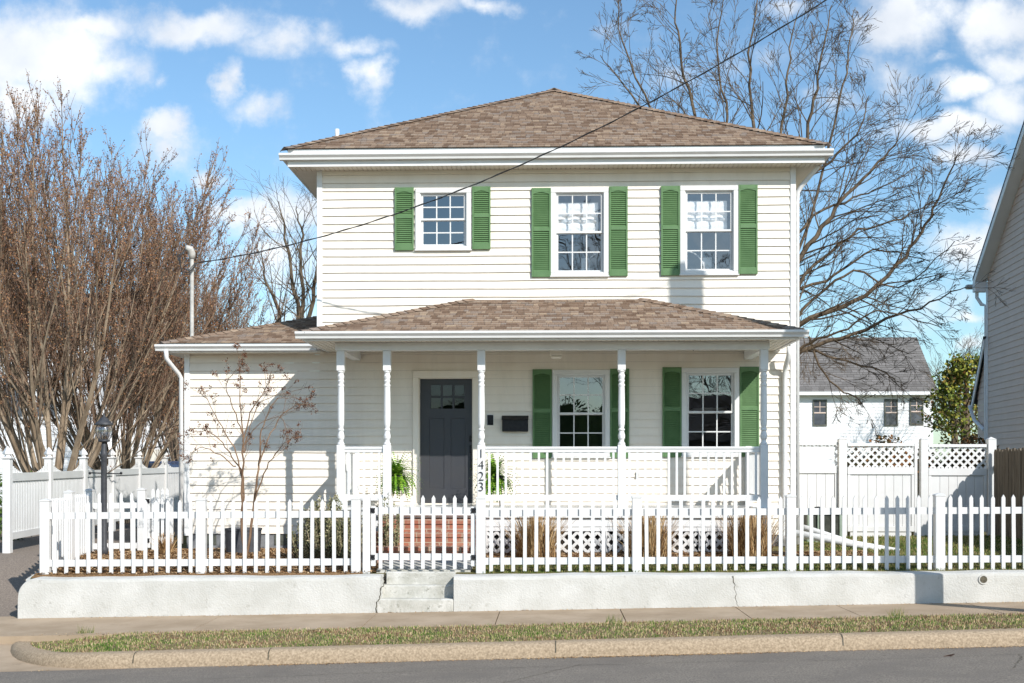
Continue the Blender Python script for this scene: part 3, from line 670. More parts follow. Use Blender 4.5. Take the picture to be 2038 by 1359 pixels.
# doorbell, mail box, wall outlet
r_ = rect(969,983,825,847); g = MB(); g.bbox(r_[0], r_[1], YW-.035, YW-.016, r_[2], r_[3], .004); db = g.build('doorbell', M['trim'], house)
g = MB(); g.bbox(r_[0]+.008, r_[1]-.008, YW-.045, YW-.034, r_[2]+.008, r_[3]-.008, .004); cx_ = (r_[0]+r_[1])/2; g.tube([(cx_,YW-.046,r_[2]+.05),(cx_,YW-.052,r_[2]+.05)], .014, 12); g.build('bell_button', M['black'], db)
r_ = rect(999,1052,827,859); g = MB(); g.bbox(r_[0]+.006, r_[1]-.006, YW-.11, YW-.016, r_[2], r_[3]-.05, .008); mbx = g.build('mailbox', M['black'], house)
g = MB(); g.hexa([(r_[0],YW-.135,r_[3]-.075),(r_[1],YW-.135,r_[3]-.075),(r_[1],YW-.016,r_[3]-.02),(r_[0],YW-.016,r_[3]-.02),(r_[0],YW-.13,r_[3]-.065),(r_[1],YW-.13,r_[3]-.065),(r_[1],YW-.016,r_[3]),(r_[0],YW-.016,r_[3])]); g.build('mailbox_lid', M['black'], mbx)
r_ = rect(1265,1282,939,951); g = MB(); g.bbox(r_[0], r_[0]+.06, YW-.045, YW-.015, r_[2], r_[3], .005); g.build('outlet_cover', M['steel'], house)

# ---- roofs with real courses
def roof_plane(mb, P0, P1, Q0, Q1, h=.125, lift=.013):
    P0, P1, Q0, Q1 = map(Vector, (P0, P1, Q0, Q1)); u = (P1-P0).normalized()
    mid = (Q0+Q1)/2-(P0+P1)/2; up = (mid-u*mid.dot(u)); L = up.length; up.normalize(); nrm = u.cross(up).normalized()
    if nrm.z < 0: nrm = -nrm
    n = math.ceil(L/h)
    for i in range(n):
        a, b = i*h/L, min(1, (i+1)*h/L)
        A0, A1 = P0.lerp(Q0, a), P1.lerp(Q1, a); B0, B1 = P0.lerp(Q0, b), P1.lerp(Q1, b)
        ja = u*(.012 if i % 2 else 0)
        A0u, A1u = A0+nrm*lift-ja, A1+nrm*lift+ja; B0u, B1u = B0+nrm*.002, B1+nrm*.002
        uvf = lambda p, v: ((p-P0).dot(u), v)
        mb.quv([A0u, A1u, B1u, B0u], [uvf(A0u, i*h+.001), uvf(A1u, i*h+.001), uvf(B1u, (i+1)*h-.001), uvf(B0u, (i+1)*h-.001)])
        mb.quv([A0, A1, A1u, A0u], [uvf(A0, i*h+.001), uvf(A1, i*h+.001), uvf(A1u, i*h+.002), uvf(A0u, i*h+.002)])
def ridge_caps(mb, A, B, w=.13, step=.14):
    A, B = Vector(A), Vector(B); d = (B-A); L = d.length; d.normalize(); sd = d.cross(Vector((0,0,1))).normalized(); up = sd.cross(d).normalized()
    n = int(L/step)
    for i in range(n):
        a = A+d*(i*step-.02); b = A+d*((i+1)*step+.05)
        l0, l1 = .034, .016
        for s in (-1, 1):
            p = [a+up*l0, a+sd*s*w+up*(l0-.045), b+sd*s*w*.92+up*(l1-.045), b+up*l1]
            uu = [(i*.4, 100.03+i*.14), (i*.4+.05, 100.03+i*.14), (i*.4+.05, 100.12+i*.14), (i*.4, 100.12+i*.14)]
            mb.quv(p, uu)
            q = [a+up*l0, a+sd*s*w+up*(l0-.045), a+sd*s*w+up*(l0-.06), a+up*(l0-.016)]; mb.quv(q, uu)
EX0, EX1, EY, EZ = PX(568, 19.62), PX(1646, 19.62), 19.62, 6.85
half = (EX1-EX0)/2; AXM = (EX0+EX1)/2; AY = EY+half; AZ = EZ+half*.507; BY = 31.4
mb = MB()
roof_plane(mb, (EX0,EY,EZ), (EX1,EY,EZ), (AXM,AY,AZ), (AXM,AY,AZ))
roof_plane(mb, (EX0,BY,EZ), (EX0,EY,EZ), (AXM,BY-half,AZ), (AXM,AY,AZ)); roof_plane(mb, (EX1,EY,EZ), (EX1,BY,EZ), (AXM,AY,AZ), (AXM,BY-half,AZ)); roof_plane(mb, (EX1,BY,EZ), (EX0,BY,EZ), (AXM,BY-half,AZ), (AXM,BY-half,AZ))
for c in ((EX0,EY,EZ), (EX1,EY,EZ)): ridge_caps(mb, c, (AXM,AY,AZ))
ridge_caps(mb, (AXM,AY-.05,AZ), (AXM,BY-half,AZ))
mb.build('roof', M['shingle'], house)
mb = MB(); mb.tube([PW(671,290,21.8), PW(671,257,21.8)], .038, 12); mb.build('roof_vent_pipe', M['trim'], house, smooth=True)
mb = MB(); mb.tube([(AXM-.12,AY+.25,AZ+.03),(AXM+.14,AY+.25,AZ+.03)], .05, 8); mb.build('ridge_vent', M['darkroof'], house)
GP = [(0,0),(.075,0),(.082,.03),(.118,.066),(.118,.098),(.108,.098),(.10,.075),(.0,.075)]
def eave(x0, x1, y, z_soff, z_top, ybk, gz, names=('fascia','gutter'), left=None, right=None, gext=.11):
    # front fascia + gutter, side fascias
    f = MB(); f.box(x0, x1, y, y+.025, z_soff-.012, z_top)
    if left: f.box(x0, x0+.025, y+.025, left, z_soff-.012, z_top)
    if right: f.box(x1-.025, x1, y+.025, right, z_soff-.012, z_top)
    f.build('fascia', M['trim'], house)
    g = MB(); g.sweep([(u, z) for u, z in GP], (x0-gext, y-.001, gz), (x1+gext, y-.001, gz)); g.build('gutter', M['vinyl'], house)
    for s, ok, x in ((-1, left, x0), (1, right, x1)):
        if ok:
            g = MB()
            if s < 0: g.sweep(GP, (x-.001, ok, gz-.0015), (x-.001, y-.0, gz-.0015))
            else: g.sweep(GP, (x+.001, y-.0, gz-.0015), (x+.001, ok, gz-.0015))
            g.build('gutter', M['vinyl'], house)
eave(EX0+.03, EX1-.03, EY+.03, 6.585, 6.845, 31, 6.665, left=31, right=31, gext=.118)
def soffit(x0, x1, y0, y1, z, wall=None, board=.075, xin=None, sides=True):
    # V-grooved boards with real gaps; run across the eave
    m = MB(); n = int((x1-x0)/board)
    for i in range(n):
        a = x0+(x1-x0)*i/n; b = x0+(x1-x0)*(i+1)/n-.012
        m.box(a, b, y0, y1, z, z+.012)
    m.box(x0, x1, y0, y1, z+.0145, z+.02)
    return m
m = soffit(EX0+.055, EX1-.055, EY+.055, YW-.0, ZTOP-.002); m.build('soffit', M['soffit'], house)
for xa, xb in ((EX0+.055, HXL-.014), (HXR+.014, EX1-.055)):
    m = MB(); y = YW
    while y < 31: m.box(xa, xb, y+.006, y+.075, ZTOP-.002, ZTOP+.01); y += .075
    m.box(xa, xb, YW, 31, ZTOP+.0125, ZTOP+.018); m.build('soffit', M['soffit'], house)
m = MB(); m.box(HXL, HXR, YW+.01, 31, ZTOP+.03, ZTOP+.05); m.build('ceiling', M['room'], house)
# frieze line under the main soffit
m = MB(); m.box(HXL+.08, HXR-.08, YW-.028, YW-.001, ZTOP-.05, ZTOP-.003); m.build('frieze_board', M['soffit'], house)
# porch roof
QX0, QX1, QY = PX(601, 18.05), PX(1596, 18.05), 18.05; QZ = 3.80
TX0, TX1, TZ = PX(938, YW), PX(1275, YW), 4.505
mb = MB()
roof_plane(mb, (QX0,QY,QZ), (QX1,QY,QZ), (TX0,YW-.02,TZ), (TX1,YW-.02,TZ))
roof_plane(mb, (QX0,YW-.02,QZ), (QX0,QY,QZ), (TX0,YW-.02,TZ), (TX0,YW-.02,TZ)); roof_plane(mb, (QX1,QY,QZ), (QX1,YW-.02,QZ), (TX1,YW-.02,TZ), (TX1,YW-.02,TZ))
ridge_caps(mb, (QX0,QY,QZ), (TX0,YW-.04,TZ), .11); ridge_caps(mb, (QX1,QY,QZ), (TX1,YW-.04,TZ), .11)
mb.build('porch_roof', M['shingle'], house)
eave(QX0+.03, QX1-.03, QY+.03, 3.685, 3.795, YW, 3.70, left=YW-.03, right=YW-.03, gext=.118)
m = soffit(QX0+.055, QX1-.055, QY+.055, YW-.03, 3.683); m.build('porch_ceiling', M['soffit'], house)
# wing roof
VX0, VZ, VP = PX(322, 19.62), 3.80, .31
mb = MB(); s_ = (HXL-VX0)
roof_plane(mb, (VX0,19.62,VZ), (HXL,19.62,VZ), (HXL,19.62+s_,VZ+VP*s_), (HXL+.0,19.62+s_,VZ+VP*s_))
roof_plane(mb, (VX0,26.4,VZ), (VX0,19.62,VZ), (HXL,26.4-s_,VZ+VP*s_), (HXL,19.62+s_,VZ+VP*s_))
ridge_caps(mb, (VX0,19.62,VZ), (HXL,19.62+s_,VZ+VP*s_), .11)
mb.build('wing_roof', M['shingle'], house)
eave(VX0+.03, PX(630, 19.6), 19.65, 3.665, 3.795, YW, 3.675, left=26, gext=.0)
g = MB(); g.sweep(GP, (VX0-.09, 19.649, 3.6752), (VX0+.03, 19.649, 3.6752)); g.build('gutter', M['vinyl'], house)
m = soffit(VX0+.055, PX(640, 19.7), 19.675, YW, 3.66); m.build('soffit', M['soffit'], house)
m = MB(); m.box(VX0+.055, WXL-.014, YW, 26, 3.66, 3.672); m.build('soffit', M['soffit'], house)

# ---- porch
PY = 18.5
PXs = [PX(p, PY) for p in (678.5, 770.5, 958, 1237, 1520)]
DECK = 1.245
m = MB()
bx0, bx1 = PXs[0]-.09, PXs[4]+.09
n = int((YW-.03-18.36)/.1)
for i in range(n): y = 18.36+(YW-.03-18.36)*i/n; m.box(bx0-.03, bx1+.03, y, y+.094, DECK-.028, DECK)
m.build('porch_deck', M['trim'], house)
m = MB(); m.bbox(bx0, bx1, 18.395, 18.43, 1.10, DECK-.029, .004); m.box(bx0, bx0+.03, 18.43, YW-.03, 1.10, DECK-.029); m.box(bx1-.03, bx1, 18.43, YW-.03, 1.10, DECK-.029); m.build('deck_rim_board', M['trim'], house)
m = MB(); siding(m, PXs[2]+.06, bx1-.01, .905, 1.099, [], 18.44, zref=.972, depth=.012); m.build('porch_skirt', M['vinyl'], house)
m = MB(); siding(m, bx0+.01, PXs[1]-.06, .60, 1.099, [], 18.44, zref=.972, depth=.012)
m.build('porch_skirt', M['vinyl'], house); m = MB(); siding(m, 18.44, YW, .60, 1.099, [], bx1-.012, zref=.972, axis='y', sgn=1, depth=.012); m.build('porch_skirt', M['vinyl'], house); m = MB(); siding(m, 18.44, YW, .6, 1.099, [], bx0+.012, zref=.972, axis='y', sgn=-1, depth=.012)
m.build('porch_skirt', M['vinyl'], house)
m = MB(); m.box(PXs[1]-.05, bx1-.03, 18.56, 18.6, .4, 1.2); m.build('crawl_space_shade', M['dark'], house)  # black panel stands in for the shade under the porch, behind the lattice
# lattice
def lattice(mb, x0, x1, z0, z1, y, sp, w, t=.008):
    H = z1-z0
    def clip(a, b):
        (xa, za), (xb, zb) = a, b
        # clip on x
        if xa > xb: xa, za, xb, zb = xb, zb, xa, za
        if xb <= x0 or xa >= x1: return None
        if xa < x0: f = (x0-xa)/(xb-xa); xa, za = x0, za+(zb-za)*f
        if xb > x1: f = (x1-xa)/(xb-xa); xb, zb = x1, za+(zb-za)*f
        return (xa, za), (xb, zb)
    k = x0-H
    while k < x1+H:
        for d, yy in ((1, y), (-1, y+t+.001)):
            a = (k, z0) if d > 0 else (k, z1); b = (k+H, z1) if d > 0 else (k+H, z0)
            c = clip(a, b)
            if c and abs(c[1][0]-c[0][0]) > .01: mb.beam((c[0][0], yy, c[0][1]), (c[1][0], yy, c[1][1]), t, w, up=(0,0,1))
        k += sp
seg = [PXs[2]+.07, PX(1205,18.46), PX(1390,18.46), bx1-.02]
m = MB()
for a, b in zip(seg[:-1], seg[1:]):
    lattice(m, a+.02, b-.02, .585, .90, 18.452, .148, .042)
    m.box(a-.0, a+.025, 18.435, 18.475, .57, .903)
m.box(seg[-1]-.025, seg[-1], 18.435, 18.475, .57, .903)
m.build('lattice_skirt', M['vinyl'], house)
# posts
def post_mesh():
    m = MB(); h0, h1, h2, h3 = 0, .925, 2.02, 2.32; s = .058
    m.bbox(-s, s, -s, s, h0, h1, .006); m.bbox(-s, s, -s, s, h2, h3, .006)
    prof = [(.05,h1-.001),(.056,h1+.015),(.05,h1+.03),(.038,h1+.045),(.036,h1+.07),(.050,h1+.10),(.052,h1+.14),(.040,h1+.19),(.036,h1+.205),(.048,h1+.215),(.048,h1+.235),(.036,h1+.245),(.038,h1+.26)]
    L = h2-h1
    prof += [(.047,h1+.30),(.050,h1+.40),(.049,h1+.6),(.046,h2-.30),(.044,h2-.24),(.050,h2-.225),(.050,h2-.205),(.038,h2-.19),(.044,h2-.165),(.050,h2-.15),(.040,h2-.13),(.048,h2-.10),(.052,h2-.075),(.040,h2-.05),(.042,h2-.03),(.055,h2-.015),(.052,h2+.001)]
    m.lathe(0, 0, prof, 20); return m
pm = post_mesh(); pme = bpy.data.meshes.new('porch_post'); pme.from_pydata(pm.v, [], pm.f); pme.materials.append(M['trim'])
posts = [inst('porch_post', pme, house, (x, PY, DECK)) for x in PXs]
for i, ch in enumerate('1423'):
    cu_ = bpy.data.curves.new('digit', 'FONT'); cu_.body = ch; cu_.size = .19; cu_.extrude = .006; cu_.align_x = 'CENTER'; cu_.offset = -.0035
    to = bpy.data.objects.new('digit_tmp', cu_); C.objects.link(to); bpy.context.view_layer.update()
    me = bpy.data.meshes.new_from_object(to.evaluated_get(bpy.context.evaluated_depsgraph_get())); bpy.data.objects.remove(to)
    me.transform(Matrix.Rotation(R(90), 4, 'X')); me.materials.clear(); me.materials.append(M['black'])
    zc = PZ(957, (911, 933.5, 956, 977)[i], PY)
    inst('house_number', me, posts[2], (PXs[2], PY-.0675, zc))
# beams
m = MB(); m.bbox(PXs[0]-.075, PXs[4]+.075, PY-.07, PY+.07, DECK+2.32, 3.682, .005)
for x in (PXs[0], PXs[4]): m.bbox(x-.068, x+.068, PY+.071, YW-.03, 3.545, 3.681, .005)
m.build('porch_beam', M['trim'], house)
# railings
def railing(a, b, along, fixed, n):
    top, bot = DECK+.90, DECK+.105
    def bx(m, u0, u1, w, z0, z1):
        if along == 'x': m.bbox(u0, u1, fixed-w/2, fixed+w/2, z0, z1, .004)
        else: m.bbox(fixed-w/2, fixed+w/2, u0, u1, z0, z1, .004)
    t = MB(); bx(t, a, b, .072, top-.035, top); bx(t, a, b, .045, top-.085, top-.036); tr = t.build('railing', M['trim'], house)
    t = MB(); bx(t, a, b, .045, bot, bot+.085); t.build('bottom_rail', M['trim'], tr)
    for i in range(n):
        u = a+(b-a)*(i+.5)/n; t = MB(); s = .0165
        if along == 'x': t.box(u-s, u+s, fixed-s, fixed+s, bot+.085, top-.085)
        else: t.box(fixed-s, fixed+s, u-s, u+s, bot+.085, top-.085)
        t.build('baluster', M['trim'], tr)
h = .058
railing(PXs[0]+h, PXs[1]-h, 'x', PY, 5); railing(PXs[2]+h, PXs[3]-h, 'x', PY, 16); railing(PXs[3]+h, PXs[4]-h, 'x', PY, 17)
railing(PY+h, YW-.10, 'y', PXs[0], 11); railing(PY+h, YW-.10, 'y', PXs[4], 11)
for x in (PXs[0], PXs[4]): m = MB(); m.bbox(x-.05, x+.05, YW-.10, YW-.018, DECK, DECK+.93, .006); m.build('half_post', M['trim'], house)
# floodlight under the ceiling + hook
m = MB(); c = PW(1107, 700, 19.1); m.bbox(c.x-.09, c.x+.09, 19.03, 19.17, c.z-.06, c.z+.045, .012); m.bbox(c.x-.08,c.x+.08,19.04,19.16,c.z-.10,c.z-.061,.02); m.box(c.x-.03,c.x+.03,19.07,19.13,c.z+.045,3.68); m.build('porch_light', M['soffit'], house)
m = MB(); c = PW(1378, 688, 19.0); m.tube([(c.x,19.0,3.68),(c.x,19.0,3.62),(c.x+.02,19,3.60)], .008, 6); m.build('plant_hook', M['black'], house)
# brick steps
m = MB(); sx0, sx1 = PX(762, 18.2), PX(948, 18.2)
def brickbox(m, x0, x1, y0, y1, z0, z1):
    m.quv([(x0,y0,z0),(x1,y0,z0),(x1,y0,z1),(x0,y0,z1)], [(x0,z0-z1),(x1,z0-z1),(x1,0),(x0,0)])
    m.quv([(x0,y0,z1),(x1,y0,z1),(x1,y1,z1),(x0,y1,z1)], [(0,x0),(0,x1),((y1-y0)*1.0,x1),((y1-y0),x0)])
    m.quv([(x0,y1,z0),(x0,y0,z0),(x0,y0,z1),(x0,y1,z1)], [(y1,z0-z1),(y0,z0-z1),(y0,0),(y1,0)])
    m.quv([(x1,y0,z0),(x1,y1,z0),(x1,y1,z1),(x1,y0,z1)], [(y0,z0-z1),(y1,z0-z1),(y1,0),(y0,0)])
for k, (y0, zt, ex) in enumerate(((18.06,1.085,0),(17.74,.912,.06),(17.42,.735,.13))):
    brickbox(m, sx0-ex, sx1+ex*.3, y0, 18.38, .3, zt-.06)
    brickbox(m, sx0-ex-.012, sx1+ex*.3+.008, y0-.018, 18.382, zt-.059, zt)
m.build('brick_steps', M['brick'], house)
m = MB(); m.bbox(sx0-.12, sx1+.12, 18.33, 18.394, 1.135, DECK-.03, .005); m.build('step_trim_board', M['trim'], house)
# downspouts
def spout(pts, r=.038, name='downspout', mat='vinyl'):
    m = MB(); m.tube(pts, [r]*len(pts), 10); return m.build(name, M[mat], house, smooth=True)
xr = HXR+.042
spout([(EX1-.09,19.9,6.67),(EX1-.09,19.9,6.56),(EX1-.14,19.93,6.50),(xr+.07,20.02,6.30),(xr+.01,20.04,6.2),(xr,20.04,6.05),(xr,20.04,.62)])
xp = PX(1562, YW-.06)
spout([(xp+.02,19.7,3.72),(xp+.02,19.7,3.60),(xp+.01,19.76,3.52),(xp,19.88,3.42),(xp,19.93,3.34),(xp,19.93,3.2),(xp,19.93,.75),(xp,19.88,.68)])
xl = WXL-.05
spout([(VX0+.08,19.58,3.68),(VX0+.08,19.6,3.56),(VX0+.13,19.66,3.47),(xl-.03,19.90,3.34),(xl,19.93,3.27),(xl,19.93,.62)], .035)
# service mast with weatherhead
mx = PX(382, 20.15); mzt = PZ(382, 512, 20.15)
m = MB(); m.tube([(mx,20.15,3.85),(mx,20.15,mzt)], .032, 12); m.bbox(mx-.045,mx+.045,20.1,20.2,mzt-.22,mzt-.17,.01); mast = m.build('service_mast', M['steel'], house, smooth=False)
m = MB(); m.tube([(mx,20.15,mzt-.02),(mx,20.15,mzt+.06),(mx-.02,20.10,mzt+.13),(mx-.07,20.05,mzt+.15)], [.05,.06,.06,.035], 12); m.build('weatherhead', M['steel'], mast, smooth=True)
m = MB()
for k in range(3): m.tube([(mx-.06,20.05,mzt+.11),(mx-.15-.02*k,20.0,mzt-.0),(mx-.14+.02*k,20.0,mzt-.2-.05*k),(mx-.02,20.05,mzt-.22-.04*k),(mx+.10,20.03,mzt-.1-.02*k)], .008, 6)
m.build('drip_loop', M['wire'], mast, smooth=True)

# ------------------------------------------------------------------ retaining walls and front steps
YR, WT = 16.13, .34
def rwall(mb, x0, x1, round_left=False, n=60):
    rng = random.Random(int(x0*7)); prof_n = 9
    sect = []
    N = max(4, int((x1-x0)/.12)); rings = []
    for i in range(N+1):
        x = x0+(x1-x0)*i/N
        if round_left: x = x0+(.24*(i/12)**1.7 if i <= 12 else .24+(x1-x0-.24)*(i-12)/(N-12))
        zt = .452+.0095*x+.006*math.sin(x*2.3)+.004*math.sin(x*7.1)
        e = 0
        if round_left and x-x0 < .22: e = .22-math.sqrt(max(0, .22**2-(.22-(x-x0))**2))
        zt -= e; wv = .006*math.sin(x*1.7)+.003*math.sin(x*9); b = .045
        pr = [(YR+wv, street(x, YR)-.12), (YR+wv, street(x, YR)+.16), (YR+wv+.004, zt-b), (YR+b*.3, zt-b*.3), (YR+b, zt), (YR+WT-.03, zt+.004), (YR+WT, zt-.02), (YR+WT, street(x, YR)-.1)]
        rings.append(len(mb.v)); mb.v += [(x, y, z) for y, z in pr]
    m = 8
    for i in range(N):
        for k in range(m-1): mb.f.append((rings[i]+k, rings[i+1]+k, rings[i+1]+k+1, rings[i]+k+1))
    mb.f.append(tuple(rings[0]+k for k in range(m))); mb.f.append(tuple(rings[-1]+k for k in range(m-1, -1, -1)))
SX0, SX1 = PX(757, YR), PX(903, YR); WL0 = PX(35, YR)
rwl = thing('retaining_wall', (WL0, YR, 0), 'low white painted concrete wall with a rounded end, left of the front steps', 'retaining wall', 'low concrete walls along the sidewalk')
m = MB(); rwall(m, WL0, SX0, True)
# return along the drive
for k in range(8):
    ya = YR+WT-.02+k*.4; yb = ya+.4; xa, xb = border(ya)-.06, border(yb)-.06; za = yard(-7, ya)-.005; zb = yard(-7, yb)-.005
    m.hexa([(xa,ya,-.3),(xa+.16,ya,-.3),(xb+.16,yb,-.3),(xb,yb,-.3),(xa,ya,za),(xa+.16,ya,za),(xb+.16,yb,zb),(xb,yb,zb)])
m.build('wall', M['concrete'], rwl, smooth=False)
rwr = thing('retaining_wall', (SX1, YR, 0), 'long low white concrete wall with a drain hole, right of the front steps', 'retaining wall', 'low concrete walls along the sidewalk')
m = MB(); rwall(m, SX1, 24); m.build('wall', M['concrete'], rwr)
def crack(pts, parent, Y=YR-.004, wd=.006):
    rng = random.Random(9); m = MB(); P = []
    for (a, b), (c, d) in zip(pts[:-1], pts[1:]):
        for k in range(4): t = k/4; P.append((a+(c-a)*t+rng.uniform(-2, 2), b+(d-b)*t))
    P.append(pts[-1]); q = [PW(x, y, Y) for x, y in P]
    m.tube([p+Vector((0,.002,0)) for p in q], [wd*rng.uniform(.5, 1.1) for _ in q], 4); m.build('crack', M['crack'], parent)
crack([(1459,1146),(1463,1170),(1465,1195),(1471,1209)], rwr, YR-.002)
hp = PW(1957, 1153, YR); m = MB()
m.tube([(hp.x,YR-.012,hp.z),(hp.x,YR+.02,hp.z)], .062, 20); m.build('drain_rim', M['concrete'], rwr)
m = MB(); m.tube([(hp.x,YR-.0135,hp.z),(hp.x,YR+.01,hp.z)], .046, 20); m.build('drain_hole_shade', M['crack'], rwr)  # flat dark disc painted as the shade inside the drain hole
st = thing('front_steps', ((SX0+SX1)/2, YR, 0), 'three stained concrete steps rising from the sidewalk to the garden gate', 'steps')
m = MB(); zz = [.143, .302, .462]
for k, (yy, zt) in enumerate(zip((YR-.004, YR+.19, YR+.365), zz)):
    ex = (.055, .02, -.02)[k]
    m.bbox(SX0-ex+.002, SX1-.003, yy, 16.75, -.2 if k == 0 else zz[k-1]-.03, zt, .014)
m.build('tread_block', M['stepconc'], st)
crack([(768,1134),(764,1150),(764,1165),(757,1172),(757,1192),(749,1198),(748,1224)], st, YR-.005, .007)

# ------------------------------------------------------------------ picket fences
YF = 16.6
def fh(x): return .007*x       # follows the wall top
pk = MB(); s = .0235; pk.v = [(-s,-.011,.47),(s,-.011,.47),(s,.011,.47),(-s,.011,.47),(-s,-.011,1.40),(s,-.011,1.40),(s,.011,1.40),(-s,.011,1.40),(0,-.011,1.442),(0,.011,1.442)]
pk.f = [(0,3,2,1),(0,1,5,8,4),(2,3,7,9,6),(1,2,6,5),(3,0,4,7),(5,6,9,8),(7,4,8,9)]
PICK = meshonly(pk, 'picket', M['vinyl'])
def fpost_mesh(h=1.0, s=.062):
    m = MB(); m.bbox(-s, s, -s, s, 0, h-.03, .006); m.bbox(-s-.006, s+.006, -s-.006, s+.006, h-.031, h-.012, .004)
    n = len(m.v); q = s+.004; m.v += [(-q,-q,h-.012),(q,-q,h-.012),(q,q,h-.012),(-q,q,h-.012),(0,0,h+.012)]; m.f += [(n,n+1,n+4),(n+1,n+2,n+4),(n+2,n+3,n+4),(n+3,n,n+4)]
    return meshonly(m, 'post', M['vinyl'])
FPOST = fpost_mesh(1.03)
PR = random.Random(77)
def fence_run(root, pts, npick=None, posts=(True, True), gap=.062, spacing=.1475, z=0, ym=0):
    # straight run between two plan points
    (xa, ya), (xb, yb) = pts; L = math.hypot(xb-xa, yb-ya); dx, dy = (xb-xa)/L, (yb-ya)/L; a = math.atan2(dy, dx)
    n = npick or round((L-2*gap)/spacing)
    for za, zb in ((1.195, 1.282), (.56, .65)):
        m = MB(); p0 = (xa+dx*gap, ya+dy*gap); p1 = (xb-dx*gap, yb-dy*gap)
        za0, zb0 = za+z+fh(p0[0]), za+z+fh(p1[0])
        m.beam((p0[0], p0[1], za0+(zb-za)/2), (p1[0], p1[1], zb0+(zb-za)/2), .036, zb-za); m.build('rail', M['vinyl'], root)
    for i in range(n):
        t = (gap+(L-2*gap)*(i+.5)/n)
        x, y = xa+dx*t, ya+dy*t
        o = inst('picket', PICK, root, (x+dy*.0305, y-dx*.0305, z+fh(x)+PR.uniform(-.004,.004)), a); o.rotation_euler = (PR.uniform(-.004,.004), PR.uniform(-.007,.007), a+PR.uniform(-.03,.03))
def add_post(root, x, y, z=None): return inst('post', FPOST, root, (x, y, (.43+fh(x)) if z is None else z))
FX = [PX(p, YF) for p in (91, 401, 709)]
fl = thing('picket_fence', (FX[0], YF, .45), 'white vinyl picket fence on the wall left of the gate, turning back along the drive', 'fence', 'low white picket fences')
for x in FX: add_post(fl, x, YF)
fence_run(fl, ((FX[0], YF), (FX[1], YF)), 13); fence_run(fl, ((FX[1], YF), (FX[2], YF)), 13)
S1 = (PX(178, 19.4), 19.4)
fence_run(fl, ((FX[0], YF), ((FX[0]+S1[0])/2, (YF+S1[1])/2)), 9, z=.02); add_post(fl, (FX[0]+S1[0])/2, (YF+S1[1])/2, .47)
fence_run(fl, (((FX[0]+S1[0])/2, (YF+S1[1])/2), S1), 9, z=.04); add_post(fl, S1[0], S1[1], .47)
G0 = (PX(283, 19.6), 19.6); G1 = (WXL-.12, 19.75)
fence_run(fl, (S1, G0), 4, z=.05); add_post(fl, G0[0], G0[1], .48)
FR = [PX(p, YF) for p in (957, 1267, 1573.5, 1869, 2165, 2460)]
frt = thing('picket_fence', (FR[0], YF, .45), 'long white vinyl picket fence on the wall right of the gate', 'fence', 'low white picket fences')
for x in FR: add_post(frt, x, YF)
for a, b, n in zip(FR[:-1], FR[1:], (13,13,13,13,13)): fence_run(frt, ((a, YF), (b, YF)), n)
# hinge ornament
def hinge(mb, x, y, z, s=1):
    for dx, dz in ((-.018,.018),(.018,.018),(-.018,-.018),(.018,-.018)):
        mb.tube([(x+dx*s*1.3, y-.006, z+dz*1.2), (x+dx*s*1.3, y+.006, z+dz*1.2)], .013, 10)
    mb.box(x-.032, x+.032, y-.004, y+.006, z-.010, z+.010); mb.box(x-.007, x+.007, y-.0052, y+.0048, z-.034, z+.034)
def gate(root, A, B, n, zo, stile=.06, hx=(0, 1)):
    (xa, ya), (xb, yb) = A, B; L = math.hypot(xb-xa, yb-ya); dx, dy = (xb-xa)/L, (yb-ya)/L; a = math.atan2(dy, dx)
    for t0 in (stile/2, L-stile/2):
        m = MB(); x, y = xa+dx*t0, ya+dy*t0; m.bbox(x-stile/2, x+stile/2, y-.022, y+.022, .52+zo, 1.31+zo, .005); m.build('stile', M['vinyl'], root)
    for za, zb in ((1.215, 1.30), (.60, .69)):
        m = MB(); m.beam((xa+dx*stile, ya+dy*stile, (za+zb)/2+zo), (xb-dx*stile, yb-dy*stile, (za+zb)/2+zo), .034, zb-za); m.build('rail', M['vinyl'], root)
    for i in range(n):
        t = stile+(L-2*stile)*(i+.5)/n; inst('picket', PICK, root, (xa+dx*t+dy*.03, ya+dy*t-dx*.03, zo+.02), a)
    for e in hx:
        for z in (1.26, .64):
            m = MB(); x = xa+dx*(.02 if e == 0 else L-.02); y = ya+dy*(.02 if e == 0 else L-.02); hinge(m, x, y-.03, z+zo); m.build('hinge', M['black'], root)
LP = PX(730, YF)
gt = thing('garden_gate', (LP, YF, .48), 'white picket gate with black hinges at the top of the concrete steps', 'gate', 'white picket gates')
m = MB(); m.bbox(LP-.05, LP+.048, YF-.05, YF+.05, .43, 1.445, .006); m.build('hinge_post', M['vinyl'], gt)
gate(gt, (LP+.058, YF), (FR[0]-.072, YF), 9, 0.01)
gt2 = thing('garden_gate', (G0[0], G0[1], .5), 'small white picket gate behind the lamp post, beside the house corner', 'gate', 'white picket gates')
gate(gt2, (G0[0]+.07, G0[1]), G1, 4, .05, hx=(0,))

